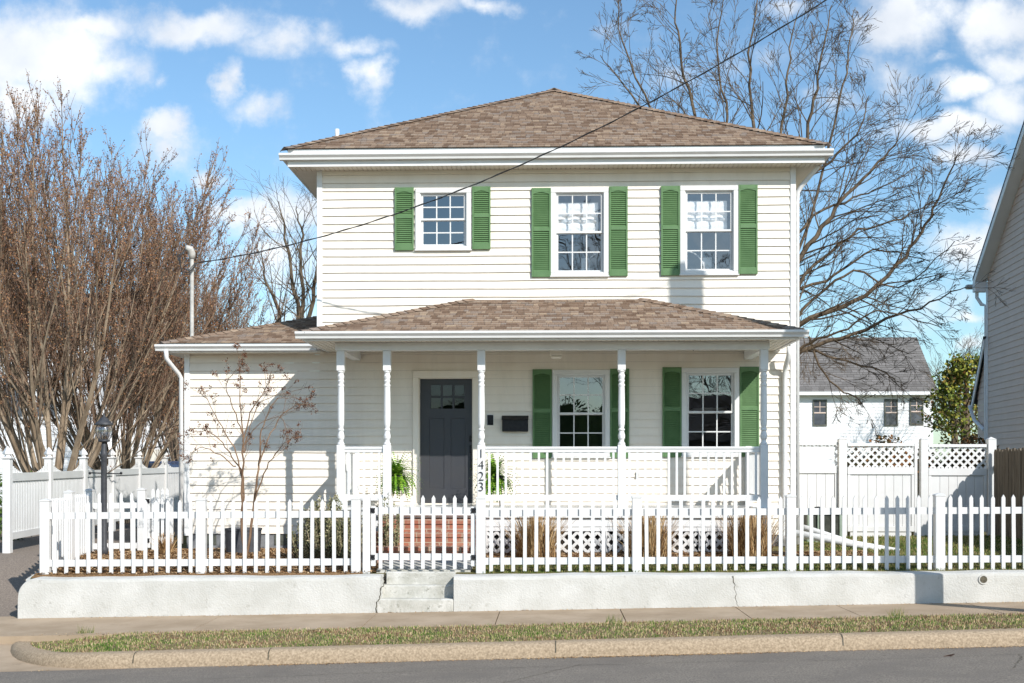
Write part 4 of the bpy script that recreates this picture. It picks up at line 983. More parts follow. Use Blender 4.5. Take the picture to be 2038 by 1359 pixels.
# ------------------------------------------------------------------ scalloped white fence by the drive
sp_ = [(15,19.5),(97,21.7),(166,23.9),(223,26.1),(276,28.2),(328,30.3)]
sc = thing('scalloped_fence', (PX(15,19.5), 19.5, .5), 'tall white scalloped fence with pointed post caps behind the drive', 'fence')
P_ = [(PX(a, b), b) for a, b in sp_]+[(PX(372,31.5), 31.5)]
def sc_post(x, y, z0, z1, s=.06):
    m = MB(); m.bbox(x-s, x+s, y-s, y+s, z0, z1-.20, .005); p = m.build('post', M['vinyl'], sc)
    m = MB(); m.bbox(x-s-.02, x+s+.02, y-s-.02, y+s+.02, z1-.20, z1-.17, .005)
    m.lathe(x, y, [(.06,z1-.17),(.045,z1-.155),(.045,z1-.14),(.085,z1-.125),(.082,z1-.10),(.05,z1-.05),(.008,z1)], 4); m.build('cap', M['vinyl'], p)
for i, (x, y) in enumerate(P_):
    zt = 2.175+.008*(y-19.5); sc_post(x, y, .45, zt)
    if i < len(P_)-1:
        x2, y2 = P_[i+1]; L = math.hypot(x2-x, y2-y); dx, dy = (x2-x)/L, (y2-y)/L
        m = MB(); n = int((L-.14)/.085); zb = .72
        for k in range(n):
            t = .07+(L-.14)*(k+.5)/n; u = (t/L)*2-1; top = zt-.20-.24*(1-abs(u)**2.2)
            cx, cy = x+dx*t, y+dy*t; w = .031
            m.hexa([(cx-dx*w-dy*.01,cy-dy*w+dx*.01,zb),(cx-dx*w+dy*.01,cy-dy*w-dx*.01,zb),(cx+dx*w+dy*.01,cy+dy*w-dx*.01,zb),(cx+dx*w-dy*.01,cy+dy*w+dx*.01,zb),
                    (cx-dx*w*.6-dy*.01,cy-dy*w*.6+dx*.01,top),(cx-dx*w*.6+dy*.01,cy-dy*w*.6-dx*.01,top),(cx+dx*w*.6+dy*.01,cy+dy*w*.6-dx*.01,top),(cx+dx*w*.6-dy*.01,cy+dy*w*.6+dx*.01,top)])
        m.build('panel', M['vinyl'], sc)
        m = MB(); m.beam((x+dx*.06, y+dy*.06, zt-.49), (x2-dx*.06, y2-dy*.06, zt-.48), .055, .13); m.beam((x+dx*.06, y+dy*.06, .75), (x2-dx*.06, y2-dy*.06, .76), .055, .11); m.build('rail', M['vinyl'], sc)

# ------------------------------------------------------------------ privacy fence with lattice top
YB = 22.5
pf = thing('privacy_fence', (PX(1838,YB), YB, .58), 'tall white vinyl fence with lattice top behind the side lawn', 'fence')
def bpost(px, zt=None, w=.072):
    x = PX(px, YB); m = MB(); z1 = PZ(px, 872, YB) if zt is None else zt
    m.bbox(x-w, x+w, YB-.07, YB+.07, .5, z1-.02, .006); n = len(m.v); q = w+.004
    m.v += [(x-q,YB-.075,z1-.02),(x+q,YB-.075,z1-.02),(x+q,YB+.075,z1-.02),(x-q,YB+.075,z1-.02),(x,YB,z1+.025)]; m.f += [(n,n+1,n+4),(n+1,n+2,n+4),(n+2,n+3,n+4),(n+3,n,n+4),(n+3,n+2,n+1,n)]
    m.build('post', M['vinyl'], pf); return x
b1 = bpost(1676); b2 = bpost(1838, w=.065); b3 = bpost(1972.5)
def bpanel(x0, x1, ztop, dy=0):
    z_l = ztop-.055; lat = .37
    m = MB(); m.bbox(x0, x1, YB-.04+dy, YB+.04+dy, z_l, ztop, .005); m.bbox(x0, x1, YB-.04+dy, YB+.04+dy, z_l-lat-.13, z_l-lat, .005); m.bbox(x0, x1, YB-.04+dy, YB+.04+dy, .70, .80, .005)
    m.bbox(x0, x0+.05, YB-.032+dy, YB+.032+dy, .80, z_l-lat-.13, .004); m.bbox(x1-.05, x1, YB-.032+dy, YB+.032+dy, .80, z_l-lat-.13, .004); m.build('frame', M['vinyl'], pf)
    m = MB(); lattice(m, x0, x1, z_l-lat, z_l, YB-.006+dy, .135, .038); m.build('lattice', M['vinyl'], pf)
    m = MB(); n = int((x1-x0-.1)/.15); w = (x1-x0-.1)/n
    for k in range(n): m.bbox(x0+.05+w*k, x0+.05+w*(k+1)-.003, YB-.014+dy, YB+.012+dy, .60 if 0 else .80, z_l-lat-.13, .005)
    m.box(x0+.05, x1-.05, YB+.0125+dy, YB+.016+dy, .80, z_l-lat-.13)
    m.box(x0+.05, x1-.05, YB-.02+dy, YB+.02+dy, .58, .699)
    m.build('board_panel', M['vinyl'], pf)
zt_ = PZ(1760, 882, YB)
bpanel(PX(1588,YB)-.2, b1-.08, zt_+.02, .02); bpanel(b1+.09, b2-.17, zt_); bpanel(b2+.08, b3-.085, PZ(1900,884,YB))
m = MB(); m.bbox(b2-.165, b2-.115, YB-.03, YB+.03, .6, zt_, .004); m.build('gate_stile', M['vinyl'], pf)
m = MB(); c = PW(1627,1010,YB); m.tube([(c.x-.06,YB-.05,c.z),(c.x+.0,YB-.09,c.z+.01),(c.x+.06,YB-.05,c.z-.005)], .014, 6); m.build('latch', M['black'], pf)

# weathered wooden fence along the boundary
XB = 7.76
wf2 = thing('wooden_fence', (XB, 20, .55), 'weathered brown board fence at the right edge beside the white fence', 'fence')
y = YB-.12; rng = random.Random(3); k = 0
while y > 15.6:
    m = MB(); wd = .135; zt = 2.165+rng.uniform(-.02, .02); t = .012; xx = XB+.035*(YB-y)*.0+rng.uniform(-.006, .006)
    pts = [(y-wd, .5), (y, .5), (y, zt-.05), (y-.03, zt), (y-wd+.03, zt), (y-wd, zt-.05)]
    n0 = len(m.v); m.v += [(xx-t, a, b) for a, b in pts]+[(xx+t, a, b) for a, b in pts]; m.f += [tuple(n0+i for i in range(5,-1,-1)), tuple(n0+6+i for i in range(6))]+[(n0+i, n0+(i+1)%6, n0+6+(i+1)%6, n0+6+i) for i in range(6)]
    m.build('board', M['oldwood'], wf2); y -= wd+.006+rng.uniform(0, .004); k += 1
m = MB(); m.box(XB+.02, XB+.06, 15.6, YB-.1, .9, .99); m.box(XB+.02, XB+.06, 15.6, YB-.1, 1.8, 1.89); m.build('rail', M['oldwood'], wf2)

# ------------------------------------------------------------------ lamp post
lx, ly = PX(207, 18.7), 18.7; lz = .56
lp = thing('lamp_post', (lx, ly, lz), 'black garden lamp post with a round glass lantern and ladder bar', 'lamp post')
m = MB(); zt = PZ(207, 880, ly); m.lathe(lx, ly, [(.06,lz-.05),(.06,lz+.06),(.045,lz+.09),(.044,zt-.22),(.052,zt-.20),(.052,zt-.16),(.04,zt-.13),(.036,zt-.04),(.028,zt)], 16); m.build('pole', M['lampmetal'], lp, smooth=True)
zc = PZ(207, 941.5, ly); m = MB(); m.tube([(lx-.215,ly,zc+.005),(lx+.26,ly,zc-.01)], .009, 8)
for xx in (lx-.215, lx+.26): m.lathe(xx, ly, [(.004,zc-.022),(.018,zc-.012),(.022,zc),(.018,zc+.012),(.004,zc+.022)], 10)
m.build('ladder_bar', M['black'], lp, smooth=True)
zb, zg, zr = PZ(207, 878, ly), PZ(207, 846, ly), PZ(207, 829, ly)
m = MB(); m.lathe(lx, ly, [(.03,zb-.02),(.085,zb-.005),(.088,zb+.02),(.05,zb+.025)], 16); m.lathe(lx, ly, [(.02,zb+.02),(.018,zb+.09),(.02,zb+.12)], 10)
lan = m.build('lantern', M['lampmetal'], lp, smooth=True)
m = MB(); m.lathe(lx, ly, [(.082,zb+.022),(.105,zb+.07),(.122,zb+.13),(.122,zb+.19),(.105,zg-.0)], 18); m.build('globe', M['globe'], lan, smooth=True)
m = MB()
for a in range(0, 360, 45):
    ca, sa = math.cos(R(a)), math.sin(R(a)); m.tube([(lx+ca*r, ly+sa*r, z) for r, z in ((.086,zb+.022),(.108,zb+.07),(.125,zb+.13),(.125,zb+.19),(.108,zg))], .004, 5)
m.build('cage', M['lampmetal'], lan)
m = MB(); m.lathe(lx, ly, [(.10,zg-.005),(.135,zg+.0),(.138,zg+.012),(.10,zg+.05),(.055,zg+.10),(.02,zg+.13),(.012,zg+.16),(.016,zg+.17),(.003,zr+.02)], 18); m.build('lantern_roof', M['lampmetal'], lan, smooth=True)

# ------------------------------------------------------------------ planter, ac unit, drain pipe
def at_ground(px, Y, f=yard): x = PX(px, Y); return Vector((x, Y, f(x, Y)))
g = at_ground(484, 19.1); pl = thing('planter', g, 'large charcoal pot in the mulch behind the crape myrtle trunks', 'planter')
m = MB(); r_ = .275; m.lathe(g.x, g.y, [(r_*.93,g.z-.02),(r_,g.z+.36),(r_+.012,g.z+.362),(r_+.012,g.z+.39),(r_-.02,g.z+.39),(r_-.03,g.z+.33),(.02,g.z+.33)], 32); m.build('pot', M['pot'], pl)
m = MB(); m.lathe(g.x, g.y, [(r_-.035,g.z+.325),(r_-.035,g.z+.345),(.01,g.z+.355)], 24); m.build('soil', M['mulch'], pl)
g = at_ground(1634, 21.2); ac = thing('air_conditioner', g, 'sage green outdoor air conditioner unit behind the picket fence by the house', 'air conditioner')
m = MB(); x0, x1 = PX(1600,21.2), PX(1671,21.2); zt = PZ(1635,1018,21.2)
for xx in (x0, x1-.07): 
    for yy in (20.9, 21.5): m.bbox(xx, xx+.07, yy, yy+.07, g.z-.02, zt-.04, .01)
m.bbox(x0-.01, x1+.01, 20.89, 21.58, zt-.04, zt, .01); m.bbox(x0-.01, x1+.01, 20.89, 21.58, g.z-.03, g.z+.05, .01)
for xx in ((x0+x1)/2-.12, (x0+x1)/2+.12): m.box(xx-.012, xx+.012, 20.893, 20.92, g.z+.05, zt-.04)
m.build('casing', M['sage'], ac)
m = MB(); z = g.z+.06
while z < zt-.05: m.box(x0+.03, x1-.03, 20.925, 20.94, z, z+.008); z += .018
m.box(x0+.04, x1-.04, 20.945, 21.5, g.z+.05, zt-.045); m.build('grille', M['grille'], ac)
dp = thing('drain_pipe', (xp, 19.8, .6), 'white drain pipe lying across the grass from the downspout at the house corner', 'pipe')
m = MB(); A = PW(1562,1056,19.6); B = PW(1640,1072,19.3); D_ = PW(1790,1099,18.9)
m.tube([Vector((xp,19.9,.74)), Vector((xp+.02,19.8,.66)), A+Vector((.06,0,-.02)), B, D_], [.05,.055,.058,.058,.055], 14); m.build('pipe', M['vinyl'], dp, smooth=True)
m = MB(); m.tube([PW(1592,1048,20.3), PW(1610,1053,20.2), PW(1700,1083,19.5)], .05, 12); m.build('second_pipe', M['vinyl'], dp, smooth=True)
lf = MB(); c = Vector((PX(1889,12.5), 12.5, street(PX(1889,12.5),12.5)-.148)); 
lf.v = [(c.x-.06,c.y,c.z+.012),(c.x-.01,c.y-.035,c.z+.005),(c.x+.05,c.y-.01,c.z+.03),(c.x+.06,c.y+.02,c.z+.035),(c.x,c.y+.035,c.z+.02),(c.x,c.y,c.z+.008)]; lf.f = [(0,1,5),(1,2,5),(2,3,5),(3,4,5),(4,0,5)]
tag(lf.build('dead_leaf', M['leafbrown']), 'curled brown leaf lying on the asphalt', 'leaf')

# ------------------------------------------------------------------ plants
def rvec(rng): 
    while True:
        v = Vector((rng.uniform(-1,1), rng.uniform(-1,1), rng.uniform(-1,1)))
        if .05 < v.length < 1: return v.normalized()
def leafquad(mb, p, s, rng, el=1.6, d=None):
    a = d if d is not None else rvec(rng); b = a.cross(rvec(rng)); 
    if b.length < .01: return
    b.normalize(); a = a*s*el; b = b*s*.5; n = len(mb.v)
    mb.v += [tuple(p), tuple(p+a*.5+b), tuple(p+a), tuple(p+a*.5-b)]; mb.f.append((n, n+1, n+2, n+3))
class Tree:
    def __init__(s, seed): s.rng = random.Random(seed); s.w = MB(); s.tips = []; s.n = 0
    def limb(s, pts, r0, r1, n=6):
        m = len(pts); s.w.tube(pts, [r0+(r1-r0)*(i/(m-1))**.8 for i in range(m)], n, cap=False)
    def grow(s, p, d, L, r, depth, wig=.25, up=.1, kids=4, spread=.7, shrink=.62, rmin=.004, segl=.3, target=None, t0=.2):
        rng = s.rng; n = max(2, min(9, int(L/segl))); pts = [p.copy()]; dirs = [d.copy()]; step = L/n
        for i in range(n):
            d = (d+rvec(rng)*wig+Vector((0,0,up))).normalized(); p = p+d*step; pts.append(p.copy()); dirs.append(d.copy())
        re = max(rmin, r*.45)
        s.w.tube(pts, [r+(re-r)*i/n for i in range(n+1)], 5 if r > .03 else 3, cap=False); s.n += 1
        if depth <= 0: s.tips.append((pts, dirs)); return
        for k in range(kids):
            t = t0+(1-t0)*(k+rng.random())/kids; i = min(n-1, int(t*n)); q = pts[i].lerp(pts[i+1], t*n-i)
            sd = rvec(rng); sd = (sd-dirs[i]*sd.dot(dirs[i])); 
            if sd.length < .1: continue
            nd = (dirs[i]+sd.normalized()*spread*rng.uniform(.6, 1.3)).normalized()
            s.grow(q, nd, L*shrink*rng.uniform(.65, 1.2)*(1.15-.5*t), max(rmin, (r+(re-r)*t)*.6), depth-1, wig, up, kids, spread, shrink, rmin, segl, None, t0)
        s.tips.append((pts[-2:], dirs[-2:]))
def guide(t, pxs, Y0, Y1, r0, r1, kids, L, depth, wob=.12, start=.15, up=.08, spread=.9, kn=3, rm=.0042):
    rng = t.rng; P = []; n = len(pxs)
    for i, (a, b) in enumerate(pxs):
        f = i/(n-1); P.append(PW(a, b, Y0+(Y1-Y0)*f))
    # subdivide with catmull-ish smoothing
    Q = []
    for i in range(n-1):
        p0, p1, p2, p3 = P[max(i-1,0)], P[i], P[i+1], P[min(i+2,n-1)]
        for k in range(5):
            u = k/5; q = .5*((2*p1)+(p2-p0)*u+(2*p0-5*p1+4*p2-p3)*u*u+(-p0+3*p1-3*p2+p3)*u**3); Q.append(q+rvec(rng)*wob*(.4+.6*(1-u)))
    Q.append(P[-1]); m = len(Q)
    R_ = [r0+(r1-r0)*(i/(m-1))**.85 for i in range(m)]
    t.w.tube(Q, R_, 7 if r0 > .06 else 5, cap=False)
    for k in range(kids):
        f = start+(1-start)*(k+rng.random())/kids; i = min(m-2, int(f*(m-1))); q = Q[i].lerp(Q[i+1], f*(m-1)-i); d = (Q[i+1]-Q[i]).normalized()
        sd = rvec(rng); sd = (sd-d*sd.dot(d)).normalized(); nd = (d+sd*spread*rng.uniform(.6,1.2)).normalized()
        t.grow(q, nd, L*rng.uniform(.6, 1.25)*(1.1-.5*f), max(rm*1.3, min(.03, R_[i]*.42)), depth, .17, up*.6, kn, .62, .66, rm, .26)
    return Q
# big bare tree behind the house
bt = thing('bare_tree', (PX(1480, 29), 29, .6), 'large leafless tree with spreading grey limbs rising behind the right side of the house', 'tree')
T = Tree(11)
T.w.tube([Vector((PX(1480,29),29,.4)), PW(1482,850,29), PW(1490,760,29)], [.42,.34,.30], 12)
B0 = (1490, 770)
for g_, y1, r0, kd, L in [
  ([B0,(1560,560),(1640,450),(1700,370),(1770,300),(1790,262)],28.5,.11,22,1.7), ([B0,(1590,650),(1700,600),(1800,510),(1850,430),(1885,350),(1905,310)],27.5,.10,22,1.4),
  ([B0,(1600,700),(1720,655),(1830,610),(1925,570)],28,.09,18,1.3), ([B0,(1545,520),(1590,330),(1620,200),(1640,90),(1655,10)],29.5,.10,22,1.5),
  ([B0,(1490,480),(1500,300),(1490,140),(1510,-30)],30,.12,22,1.6), ([B0,(1450,480),(1400,300),(1370,180),(1345,40),(1350,-30)],30,.10,22,1.6),
  ([B0,(1440,500),(1330,300),(1260,190),(1195,110)],30.5,.09,18,1.5), ([B0,(1580,580),(1690,470),(1780,440),(1860,400)],28,.07,18,1.3),
  ([B0,(1530,600),(1640,560),(1740,500),(1850,520)],29.5,.08,18,1.3), ([B0,(1560,420),(1640,330),(1700,270),(1730,190)],29,.08,16,1.4),
  ([B0,(1600,700),(1680,720),(1760,740),(1790,770)],28,.055,13,1.1), ([B0,(1520,500),(1560,250),(1570,120),(1590,20)],28.8,.08,18,1.5),
  ([B0,(1440,420),(1450,260),(1430,120),(1440,-20)],29.3,.08,18,1.5), ([B0,(1600,690),(1670,660),(1750,620),(1870,650)],26.5,.055,16,1.2), ([B0,(1590,650),(1640,750),(1700,790),(1720,810)],27,.05,12,1.0),
  ([B0,(1580,480),(1680,400),(1740,380),(1830,330)],29,.06,16,1.3), ([B0,(1600,620),(1700,540),(1790,570),(1900,480)],28,.06,16,1.3), ([B0,(1480,560),(1300,230),(1240,80),(1230,-20)],30.5,.07,14,1.5), ([B0,(1590,500),(1670,200),(1690,100),(1700,20)],29.5,.06,12,1.3)]:
    guide(T, g_, 29, y1, r0*.78, .009, int(kd*(1.15 if g_[-1][1] < 320 else .85)), L*.98, 3, wob=.06, kn=3, rm=.0045, up=.03)
T.w.build('trunk_and_limbs', M['bark'], bt, smooth=True)
# vase shaped budding trees on the left
def vase(px, Y, htop, spread, nst, seed, label, buds=9000, pxt=0):
    g = Vector((PX(px, Y), Y, .6)); root = thing('budding_tree', g, label, 'tree', 'vase shaped trees behind the scalloped fence')
    t = Tree(seed); rng = t.rng; bm_ = MB(); tg = MB(); H = htop-g.z
    t.w.lathe(g.x, g.y, [(.30,g.z-.1),(.26,g.z+.2),(.24,g.z+.45)], 10)
    stems = []
    def stem(p, d, L, r, n=10):
        pts = [p.copy()]; dd = d.copy(); dirs = [d.copy()]
        for i in range(n):
            dd = (dd+Vector((rng.uniform(-.06,.06), rng.uniform(-.06,.06), .06))).normalized(); p = p+dd*(L/n); pts.append(p.copy()); dirs.append(dd.copy())
        t.w.tube(pts, [max(.006, r*(1-.93*(i/n)**.8)) for i in range(n+1)], 6 if r > .04 else 4, cap=False); stems.append((pts, dirs, L, n))
    nm = 19
    for k in range(nm):
        a = 6.283*(k+rng.uniform(-.4,.4))*5/nm; q = math.sqrt((k+.5)/nm); tilt = q*spread
        d = Vector((math.sin(tilt)*math.cos(a), math.sin(tilt)*math.sin(a), math.cos(tilt)))
        stem(g+Vector((d.x*.3, d.y*.3, .2)), d, H*(1.0-.30*q*q)*rng.uniform(.86, 1.0), rng.uniform(.045,.085)*(H/9))
    for k in range(nst):
        pts, dirs, L0, n0 = stems[k % nm]; f = rng.uniform(.06, .5); i = int(f*n0); q0 = pts[i].lerp(pts[i+1], f*n0-i); sd = rvec(rng); d = (dirs[i]+sd*.42).normalized(); d.z = abs(d.z)
        rr0 = math.hypot(q0.x-g.x, q0.y-g.y); L = (g.z+H-q0.z)*rng.uniform(.74, .97)*(1-.09*min(2, rr0)); stem(q0, d, L, rng.uniform(.014,.028)*(H/9))
    for k, (pts, dirs, L, n) in enumerate(stems):
        NT = int(10+L*3.6)
        for j in range(NT):
            f = (.30 if k < nm else .12)+(.69 if k < nm else .87)*((j+rng.random())/NT)**.85; i = min(n-1, int(f*n)); q0 = pts[i].lerp(pts[i+1], f*n-i); sd = rvec(rng); nd = (dirs[i]*1.0+sd*.55+Vector((0,0,.15))).normalized()
            Lt = rng.uniform(.5, 1.3)*(1.1-.5*f); tw = [q0]; c = q0.copy(); 
            for m_ in range(4):
                nd = (nd+rvec(rng)*.12+Vector((0,0,.06))).normalized(); c = c+nd*Lt/4; tw.append(c.copy())
            tg.tube(tw, [.008,.0065,.0055,.0045,.003], 3, cap=False)
            for s_ in range(3):
                b0 = tw[rng.randint(1,3)]; nd2 = (nd+rvec(rng)*.5).normalized(); e = b0+nd2*Lt*.4; tg.tube([b0, b0.lerp(e,.5)+rvec(rng)*.02, e], [.0045,.0035,.0025], 3, cap=False)
                if f > .3 or rng.random() < .3:
                    for _ in range(6 if f > .35 else 2): leafquad(bm_, b0.lerp(e, rng.random())+rvec(rng)*.015, rng.uniform(.016, .032), rng, 1.5)
            if f > .25:
                for _ in range(8): leafquad(bm_, tw[rng.randint(1,4)]+rvec(rng)*.04, rng.uniform(.015, .03), rng, 1.5)
    t.w.build('trunk', M['bark2'], root); tg.build('twigs', M['twigs'], root); bm_.build('crown', M['buds'], root); return root
vase(105, 26, 9.9, .72, 98, 21, 'largest multi-stemmed tree with rusty buds behind the scalloped fence, left edge')
vase(240, 30, 9.1, .66, 78, 22, 'middle multi-stemmed budding tree behind the lamp post')
vase(372, 38, 8.2, .50, 70, 23, 'smallest upright budding tree close to the wing of the house')
# distant tree between
dt = thing('bare_tree', (PX(600,48),48,.6), 'distant leafless tree seen between the rusty trees and the house', 'tree'); T = Tree(31)
T.w.tube([Vector((PX(600,48),48,.3)), PW(600,760,48)], [.3,.22], 8)
for g_ in ([(600,760),(590,600),(570,480),(555,400)], [(600,760),(620,600),(640,480),(640,390)], [(600,760),(560,640),(530,560),(520,500)], [(600,760),(600,600),(600,470),(590,410)], [(600,760),(650,620),(680,520),(690,440)]): guide(T, g_, 48, 47, .12, .014, 15, 2.2, 2, .1)
T.w.build('trunk_and_limbs', M['bark'], dt)
# evergreen with yellow green leaves at right, and bare one behind
ev = thing('leafy_tree', (PX(1918,46),46,.6), 'yellow-green leafy tree between the grey-roofed house and the grey neighbour', 'tree'); T = Tree(41); lm = MB()
T.w.tube([Vector((PX(1922,46),46,.3)), PW(1922,850,46), PW(1924,760,46)], [.22,.16,.08], 8)
for k in range(60):
    f = k/60; c = PW(1923, 905-f*180, 46); a = T.rng.uniform(0,6.28); T.grow(c, Vector((math.cos(a), math.sin(a), .5)).normalized(), 1.6*(1.1-f*.8), .03, 1, .2, .1, 4)
for pts, dirs in T.tips:
    for p in pts[1:]:
        for _ in range(7): leafquad(lm, p+rvec(T.rng)*T.rng.uniform(0,.3), T.rng.uniform(.07,.14), T.rng, 1.2)
T.w.build('trunk', M['bark'], ev); lm.build('crown', M['ivyleaf'], ev)
ev2 = thing('bare_tree', (PX(1900,58),58,.6), 'thin leafless tree behind the yellow-green leafy tree', 'tree'); T = Tree(43)
T.w.tube([Vector((PX(1900,58),58,.3)), PW(1900,860,58)], [.2,.15], 8)
for g_ in ([(1900,860),(1880,800),(1868,760),(1865,740)], [(1900,860),(1910,780),(1925,720),(1930,690)], [(1900,860),(1895,780),(1900,730),(1915,700)], [(1900,860),(1930,800),(1950,740),(1958,700)], [(1890,860),(1870,850),(1862,830),(1860,800)]): guide(T, g_, 58, 58, .08, .014, 14, 1.5, 2, .08)
T.w.build('trunk_and_limbs', M['bark'], ev2)
# crape myrtle
g = at_ground(487, 18.3); cm = thing('crape_myrtle', g, 'small crape myrtle with dried brown seed clusters in front of the wing', 'shrub'); T = Tree(51); sd_ = MB()
YM = 18.3
for g_, r0 in (([(485,1106),(481,1000),(484,900),(478,800),(476,705)],.030), ([(492,1106),(505,1000),(515,920),(520,860),(545,800),(585,790)],.028), ([(482,1040),(482,950),(455,900),(420,860),(385,860)],.020),
               ([(484,980),(470,900),(440,850),(415,800),(395,780)],.016), ([(505,1000),(530,930),(560,890),(585,870)],.016), ([(485,880),(500,820),(530,770),(540,740)],.015), ([(515,920),(545,850),(580,810),(612,805)],.015),
               ([(470,930),(430,900),(400,890),(380,905)],.012),([(484,900),(495,860),(520,800),(600,775)],.012),([(482,860),(460,800),(450,760),(478,730)],.012),([(484,900),(510,850),(560,830),(575,880)],.010)):
    Q = guide(T, g_, YM, YM+T.rng.uniform(-.3,.3), r0*.85, .003, 8, .34, 1, .02, .4, .14, .8, 3, .0016)
for pts, dirs in T.tips:
    if T.rng.random() < .46:
        c = pts[-1]
        for _ in range(T.rng.randint(12, 30)):
            q = c+rvec(T.rng)*T.rng.uniform(0, .055); leafquad(sd_, q, T.rng.uniform(.013,.024), T.rng, 1.1)
T.w.build('trunk', M['bark3'], cm, smooth=True); sd_.build('seed_clusters', M['seeds'], cm)
# rosemary shrubs
def rosemary(px, Y, h, rad, n, seed, label):
    g = at_ground(px, Y); root = thing('rosemary_shrub', g, label, 'shrub', 'grey-green rosemary shrubs'); rng = random.Random(seed); st_ = MB(); lf_ = MB()
    for k in range(n):
        a = rng.uniform(0,6.283); q = math.sqrt(rng.random()); b = g+Vector((math.cos(a)*q*rad*.4, math.sin(a)*q*rad*.4, 0)); tip = g+Vector((math.cos(a)*q*rad, math.sin(a)*q*rad, h*(1-.35*q*q)*rng.uniform(.45,1.05)))
        mid = b.lerp(tip, .5)+Vector((math.cos(a)*.06, math.sin(a)*.06, -.05)); pts = []
        for i in range(8): t = i/7; pts.append(b*(1-t)**2+mid*2*t*(1-t)+tip*t*t)
        st_.tube(pts, [.006-.004*i/7 for i in range(8)], 3, cap=False)
        L = (tip-b).length
        for i in range(int(L*100)):
            t = .2+.8*rng.random(); p = b*(1-t)**2+mid*2*t*(1-t)+tip*t*t; d = (rvec(rng)+Vector((0,0,1.0))).normalized(); leafquad(lf_, p, rng.uniform(.014,.024), rng, 2.0, d)
    st_.build('stems', M['bark2'], root); lf_.build('foliage', M['rosemary'], root)
rosemary(655, 17.75, .98, .42, 120, 61, 'tall bushy rosemary shrub behind the fence left of the gate')
rosemary(612, 17.9, .62, .30, 60, 62, 'shorter rosemary shrub at the left of the taller one')
rosemary(772, 17.7, 1.0, .20, 34, 63, 'thin straggly rosemary at the left edge of the brick steps')
rosemary(700, 17.6, .85, .26, 55, 64, 'rosemary shrub directly behind the left gate post')
# dry ornamental grasses
def drygrass(px, Y, h, rad, n, seed, label):
    g = at_ground(px, Y); rng = random.Random(seed); m = MB()
    for k in range(n):
        a = rng.uniform(0,6.283); q = math.sqrt(rng.random()); b = g+Vector((math.cos(a)*q*rad*.65, math.sin(a)*q*rad*.5, 0)); H = h*rng.uniform(.5,1.05); ln = rng.uniform(-.12,.30)*h*(1+q); droop = rng.random() < .14
        lx1, ly1 = rng.gauss(0,.055), rng.gauss(0,.055)
        if droop: H *= .4; ln = .35
        pts = []
        for i in range(4): t = i/3; pts.append(b+Vector((math.cos(a)*ln*t*t+lx1*t, math.sin(a)*ln*t*t+ly1*t, H*(t if not droop else t*(1.6-t*.9)))))
        w_ = rng.uniform(.003,.0075); s_ = Vector((-math.sin(a+rng.uniform(-1,1)), math.cos(a), 0)).normalized(); n0 = len(m.v)
        for i, p in enumerate(pts): ww = w_*(1-.6*i/3); m.v += [tuple(p-s_*ww), tuple(p+s_*ww)]
        for i in range(3): m.f.append((n0+2*i, n0+2*i+1, n0+2*i+3, n0+2*i+2))
    o = m.build('ornamental_grass', M['tan_grass'], None, org=g); tag(o, label, 'ornamental grass', 'dry grass clumps along the porch'); return o
drygrass(1068, 17.95, .66, .42, 950, 71, 'dry tan grass clump nearest the brick steps')
drygrass(1292, 17.95, .66, .42, 950, 72, 'dry tan grass clump below the middle porch post')
drygrass(1493, 17.95, .68, .44, 1000, 73, 'dry tan grass clump below the right end of the porch')
drygrass(330, 19.0, .32, .16, 260, 74, 'small dry grass tuft in the mulch by the lamp post side gate')
# ferns
def fern(px, Y, seed, label, sc_=1):
    x = PX(px, Y); g = Vector((x, Y, DECK)); root = thing('potted_fern', g, label, 'potted plant', 'ferns beside the front door'); rng = random.Random(seed)
    zp = DECK+.26; m = MB(); m.lathe(x, Y, [(.095,zp),(.12,zp+.19),(.128,zp+.19),(.128,zp+.21),(.11,zp+.21),(.105,zp+.17),(.01,zp+.17)], 20); m.build('pot', M['black'], root)
    m = MB()
    for a in (45,135,225,315): ca, sa = math.cos(R(a)), math.sin(R(a)); m.tube([(x+ca*.12,Y+sa*.12,zp+.03),(x+ca*.10,Y+sa*.10,zp-.1),(x+ca*.11,Y+sa*.11,DECK+.002)], .006, 6)
    m.tube([(x+.12*math.cos(R(a)), Y+.12*math.sin(R(a)), zp-.005) for a in range(0,361,20)], .006, 5); m.build('stand', M['black'], root)
    m = MB(); c = Vector((x, Y, zp+.18))
    for k in range(190):
        a = rng.uniform(0,6.283); el = rng.uniform(-.1,1.45); L = rng.uniform(.26,.46)*sc_; d = Vector((math.cos(a)*math.cos(el), math.sin(a)*math.cos(el), math.sin(el))); p = c.copy(); n = 12
        for i in range(n):
            d = (d+Vector((0,0,-.17*(1.2-abs(math.sin(el))*.5)))).normalized(); p2 = p+d*L/n; sd = d.cross(Vector((0,0,1)))
            if sd.length < .05: sd = Vector((1,0,0))
            sd.normalize(); ll = .05*(1-i/n)+.014
            for s_ in (-1,1):
                n0 = len(m.v); q = p+sd*s_*ll+d*.012+Vector((0,0,-.006)); m.v += [tuple(p-d*.004), tuple(p+d*.020), tuple(q)]; m.f.append((n0,n0+1,n0+2))
            n0 = len(m.v); m.v += [tuple(p-sd*.003), tuple(p+sd*.003), tuple(p2)]; m.f.append((n0,n0+1,n0+2)); p = p2
    m.build('fronds', M['fern'], root)
fern(790, 19.15, 81, 'green fern in a black pot on a wire stand left of the front door', 1.1)
fern(985, 19.1, 82, 'green fern in a black pot behind the railing right of the front door', 1.1)
